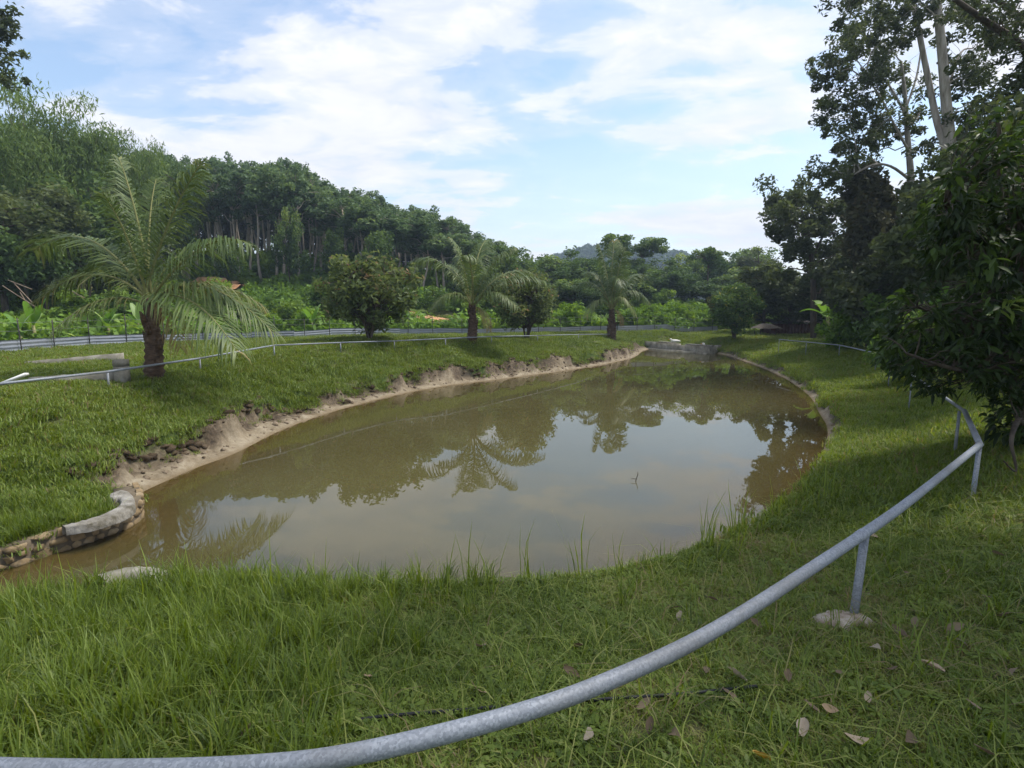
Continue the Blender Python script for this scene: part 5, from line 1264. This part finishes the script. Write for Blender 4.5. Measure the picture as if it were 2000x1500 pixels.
# ---- dam at the far end
def dam():
    a = np.array([*at_z(1276, 682, 0)[:2]]); b = np.array([*at_z(1384, 691, 0)[:2]]); root = empty('concrete_dam', (*((a + b) / 2), 0)); base = np.array([*((a + b) / 2), 0.])
    u = (b - a) / np.linalg.norm(b - a); v = np.array([-u[1], u[0]]);  L = np.linalg.norm(b - a)
    if v[1] < 0 and v[0] < 0: v = -v
    nfar = v if np.dot(v, [1, 1]) > 0 else -v
    rng = np.random.default_rng(7)
    def slab(p0, p1, h, th, name, z0=-.4, mat='concrete', shift=0.0):
        d = p1 - p0; l = np.linalg.norm(d); mb = MB(); rz = math.atan2(d[1], d[0]); mid = (p0 + p1) / 2 + nfar * (th / 2 + shift)
        mb.box((*mid, (z0 + h) / 2), l, th, h - z0, rz, .012, rng); mb.v[-1] = mb.v[-1] - base; return mb.build(name, M[mat], root)
    slab(a - u * .8, a + u * L * .46,   .46, .28, 'wall'); slab(a + u * L * .60, b, .43, .28, 'wall'); slab(a + u * L * .46, a + u * L * .60, .36, .16, 'sluice_board', shift=.06)
    slab(a - u * .8, b, .07, .30, 'ledge', shift=-.30)
    slab(a + u * L * .10, a + u * L * .36, .495, .34, 'coping', .46, 'cement_cap', -.03); slab(a + u * L * .62, b + u * .1, .465, .34, 'coping', .43, 'cement_cap', -.03)
    w = b + np.array([.9, .9]); d = w - b; mb = MB(); mb.box((*((b + w) / 2 + [.1, .12]), .0), np.linalg.norm(d), .22, .86, math.atan2(d[1], d[0]), .012, rng); mb.v[-1] = mb.v[-1] - base; mb.build('wing_wall', M['concrete'], root)
    tag(root, 'low concrete dam wall with a sluice at the far end of the pond', 'dam')
    return a, u, L, nfar
DA, DU, DL, DN = dam()
def duck(t, off, rz, label, seated):
    p = DA + DU * DL * t + DN * off; rng = np.random.default_rng(3); z0 = max(gz1(*p), .0); z0 = .60 if off < .3 else z0
    root = empty('duck', (*p, z0), rz); lift = 0 if seated else .14; mb = MB()
    st = [(-.34, .16, .02), (-.26, .15, .075), (-.12, .13, .125), (.04, .13, .135), (.16, .16, .10), (.21, .22, .06), (.23, .32, .05), (.25, .38, .062), (.31, .39, .05), (.345, .38, .02)]
    if seated: st = [(x, z if x < .2 else z - .12, r) for x, z, r in st]
    mb.tube([(x, 0, z + lift) for x, z, r in st], [r for _, _, r in st], 10); mb.build('body', M['feather'], root, True)
    hx, hz_ = st[-1][0], st[-1][1] + lift; mb = MB(); mb.tube([(hx - .01, 0, hz_), (hx + .05, 0, hz_ - .012), (hx + .09, 0, hz_ - .015)], [.022, .02, .014], 6); mb.build('beak', M['beak'], root, True)
    for s_ in (-1, 1):
        mb = MB(); mb.tube([(.10, s_ * .115, .16 + lift), (-.08, s_ * .135, .17 + lift), (-.27, s_ * .08, .19 + lift)], [.03, .055, .012], 6); mb.build('wing', M['feather'], root, True)
        if not seated:
            mb = MB(); mb.tube([(0, s_ * .05, .18), (.01, s_ * .05, .01), (.07, s_ * .05, .004)], [.014, .012, .016], 5); mb.build('leg', M['beak'], root)
    tag(root, label, 'duck')
duck(.10, 1.4, 2.6, 'white duck sitting on the ground behind the left part of the dam', True)
duck(.88, .55, 2.9, 'white duck standing behind the right end of the dam', False)

# ---- shed and thatched shelter on the far right bank
def shed():
    p = at_y(1548, 655, 37.5); x, y = p[0], p[1]; z = gz1(x, y); root = empty('shed', (x, y, z), .05); rng = np.random.default_rng(9); n = 16; W = 3.6; H = at_y(1548, 641, 37.5)[2] - z; H = max(.75, H)
    for k in range(n):
        mb = MB(); mb.box((-W / 2 + (k + .5) * W / n, -.9, H / 2), W / n - .015, .03, H + rng.uniform(-.03, .03), 0, .004, rng); mb.build('plank', M['shed_wall'], root)
    for s_ in (-1, 1):
        mb = MB(); mb.box((s_ * W / 2, 0, H / 2), .05, 1.8, H, 0); mb.build('side_wall', M['shed_wall'], root)
    mb = MB(); V = []
    m = 40
    for i in range(m + 1):
        xx = -W / 2 - .25 + (W + .5) * i / m
        for yy, zz in ((-1.25, H + .03), (1.2, H + .28)): V.append((xx, yy, zz + .018 * (1 if i % 2 else -1)))
    mb.add(V, [[i * 2, i * 2 + 2, i * 2 + 3, i * 2 + 1] for i in range(m)]); mb.build('roof', M['shed_roof'], root)
    tag(root, 'low dark red plank shed with a sheet roof on the far right bank', 'shed')
    p = at_y(1494, 658, 35); x, y = p[0], p[1]; z = gz1(x, y); root = empty('thatched_shelter', (x, y, z)); H = max(.85, at_y(1494, 641, 35)[2] - z)
    for sx in (-.5, .5):
        for sy in (-.4, .4):
            mb = MB(); mb.tube([(sx, sy, -.1), (sx, sy, H - .18)], .03, 6); mb.build('post', M['bark_dark'], root)
    mb = MB(); rng = np.random.default_rng(2); V = [(0, 0, H)]; n = 22
    for r, zz in ((.35, H - .07), (.72, H - .2), (.95, H - .33)):
        for k in range(n): a = k / n * 6.283; q_ = r * rng.uniform(.88, 1.1); V.append((q_ * math.cos(a), q_ * .85 * math.sin(a), zz + rng.uniform(-.03, .03)))
    mb.add(V, [[0, 1 + k, 1 + (k + 1) % n] for k in range(n)]); mb.f.setdefault(4, []).append(np.array([[1 + r * n + k, 1 + (r + 1) * n + k, 1 + (r + 1) * n + (k + 1) % n, 1 + r * n + (k + 1) % n] for r in range(2) for k in range(n)])); mb.build('thatch_roof', M['thatch'], root)
    tag(root, 'small thatched shelter between the green fruit tree and the dark red shed', 'shelter')
shed()

# ---- fallen bamboo poles at the left edge
rng = np.random.default_rng(33)
for k, (a, b) in enumerate([((8, 560), (70, 600)), ((18, 548), (62, 565)), ((30, 556), (64, 592)), ((40, 572), (60, 604)), ((135, 566), (165, 582))]):
    ya = 21 + k * .35; A = at_y(a[0], a[1], ya); B = at_y(b[0], b[1], ya - 1.4); mb = MB(); n = 9; t = np.linspace(0, 1, n)[:, None]
    B[2] = max(B[2], gz1(B[0], B[1]) + .05)
    mb.tube((A - B) * t * 1.05, np.where(np.arange(n) % 2, .016, .020), 7); o = mb.build('bamboo_pole', M['dry_bamboo'], None, True); o.location = B
    tag(o, 'dry fallen bamboo pole leaning in the undergrowth at the left edge', 'bamboo pole', 'fallen bamboo poles')

# ---- black hose in the grass
P = []
for x_, y_ in [(690, 1383), (760, 1371), (900, 1362), (1050, 1354), (1200, 1343), (1330, 1337), (1400, 1328), (1480, 1318)]:
    p = at_z(x_, y_, .77); P.append((p[0], p[1], gz1(p[0], p[1]) + .028))
P = catmull(P, 5, False); mb = MB(); mb.tube(P - P[0], .007, 8); o = mb.build('hose', M['rope'], None, True); o.location = P[0]; tag(o, 'thin black hose lying in the grass under the near rail', 'hose')

# ---- twig standing in the water
A = at_z(1240, 940, 0); mb = MB(); mb.tube([(0, 0, -.1), (.03, 0, .05), (.07, .02, .16), (.06, .03, .22)], [.012, .010, .008, .004], 6); mb.tube([(.03, 0, .05), (-.06, .02, .06), (-.10, .02, .04)], [.008, .006, .003], 5)
o = mb.build('twig', M['bark_dark'], None, True); o.location = A; o.scale = (.6, .6, .6); tag(o, 'dark bent twig sticking out of the middle of the pond', 'twig')

# ---- fallen leaves
def dry_leaf_mesh(seed, fold, curl):
    rng = np.random.default_rng(seed); mb = MB(); n = 7; V = []
    for i in range(n):
        t = i / (n - 1); w = .24 * math.sin(math.pi * min(1, .06 + t * .94)) ** .8; x = t - .5; z = curl * (x * x) * 1.4 + rng.uniform(-.01, .01)
        V += [(x, w, z + fold * w + rng.uniform(-.03, .03)), (x, 0, z), (x, -w, z + fold * w * .7 + rng.uniform(-.03, .03))]
    q = [[i * 3 + a, i * 3 + a + 1, i * 3 + a + 4, i * 3 + a + 3] for i in range(n - 1) for a in (0, 1)]
    mb.add(V, q, rng.uniform(.3, .6)); return mb.mesh('fallen_leaf', M['dry_leaf'], True)
DL_ = [dry_leaf_mesh(1, .5, .25), dry_leaf_mesh(2, .2, .5), dry_leaf_mesh(3, .9, .1), dry_leaf_mesh(4, .3, -.3)]
random.seed(5)
special = {(480, 1418): 'orange-brown fallen leaf upright in the lower left grass', (1432, 1347): 'pale silvery fallen leaf beside the end of the black hose', (1780, 1447): 'large tan fallen leaf near the lower right corner',
           (1117, 1277): 'grey curled fallen leaf in the grass above the black hose', (1900, 1382): 'thin pale fallen leaf at the right edge low down', (418, 1310): 'whitish fallen leaf in the tall grass lower left', (1698, 1360): 'tan fallen leaf between the sandy footing and the lower right corner',
           (1930, 1480): 'reddish-brown fallen leaf in the lower right corner', (1670, 1205): None}
lp = [(1117, 1277), (932, 1313), (418, 1310), (480, 1418), (717, 1272), (940, 1195), (1130, 1205), (1432, 1347), (1698, 1360), (1620, 1380), (1570, 1422), (1780, 1447), (1900, 1382), (1670, 1452), (1488, 1487), (1315, 1435), (1260, 1360), (1385, 1278), (1440, 1290),
      (1710, 1245), (1868, 1207), (1925, 1150), (1950, 1060), (1790, 1190), (1685, 985), (1712, 988), (1655, 1005), (1800, 825), (1930, 1480), (1240, 1178), (1395, 1095), (1318, 1110), (1585, 1375), (1740, 1300), (1820, 1295), (1880, 1240), (1270, 1420), (1150, 1440), (1540, 1300), (1980, 1310), (1640, 1300), (1760, 1210), (1480, 1170), (1330, 1130), (1960, 1190), (1850, 1090), (1770, 1080)]
for k, (a, b) in enumerate(lp):
    p = at_z(a, b, .78); z = gz1(p[0], p[1]); o = link('fallen_leaf', DL_[k % 4]); s = random.uniform(.045, .078) * (1 + .12 * p[1] if p[1] < 4 else 1.4)
    if (a, b) in ((1780, 1447), (480, 1418), (1432, 1347)): s = .095
    o.location = (p[0], p[1], z + .04); o.scale = (s, s, s); o.rotation_euler = (random.uniform(-.7, .7), random.uniform(-.6, .6), random.uniform(0, 6.28))
    if (a, b) == (480, 1418): o.rotation_euler = (.2, -1.1, 1.2)
    lab = special.get((a, b))
    tag(o, lab or 'small dry fallen leaf scattered on the near grass', 'leaf', 'fallen dry leaves on the near grass')

# ------------------------------------------------------------------ air: a thin haze round the whole place
mb = MB(); mb.box((0, 200, 26), 1400, 520, 66); o = mb.build('haze', None); 
hm, hn, ho = new_mat('haze_air'); pv = nd(hn, 'ShaderNodeVolumePrincipled'); pv.inputs['Color'].default_value = (.62, .78, 1, 1); pv.inputs['Density'].default_value = .0009; pv.inputs['Anisotropy'].default_value = .2
hn.links.new(pv.outputs[0], ho.inputs['Volume']); o.data.materials.append(hm); tag(o, 'thin pale haze filling the air over the whole place', 'haze', kind='stuff')
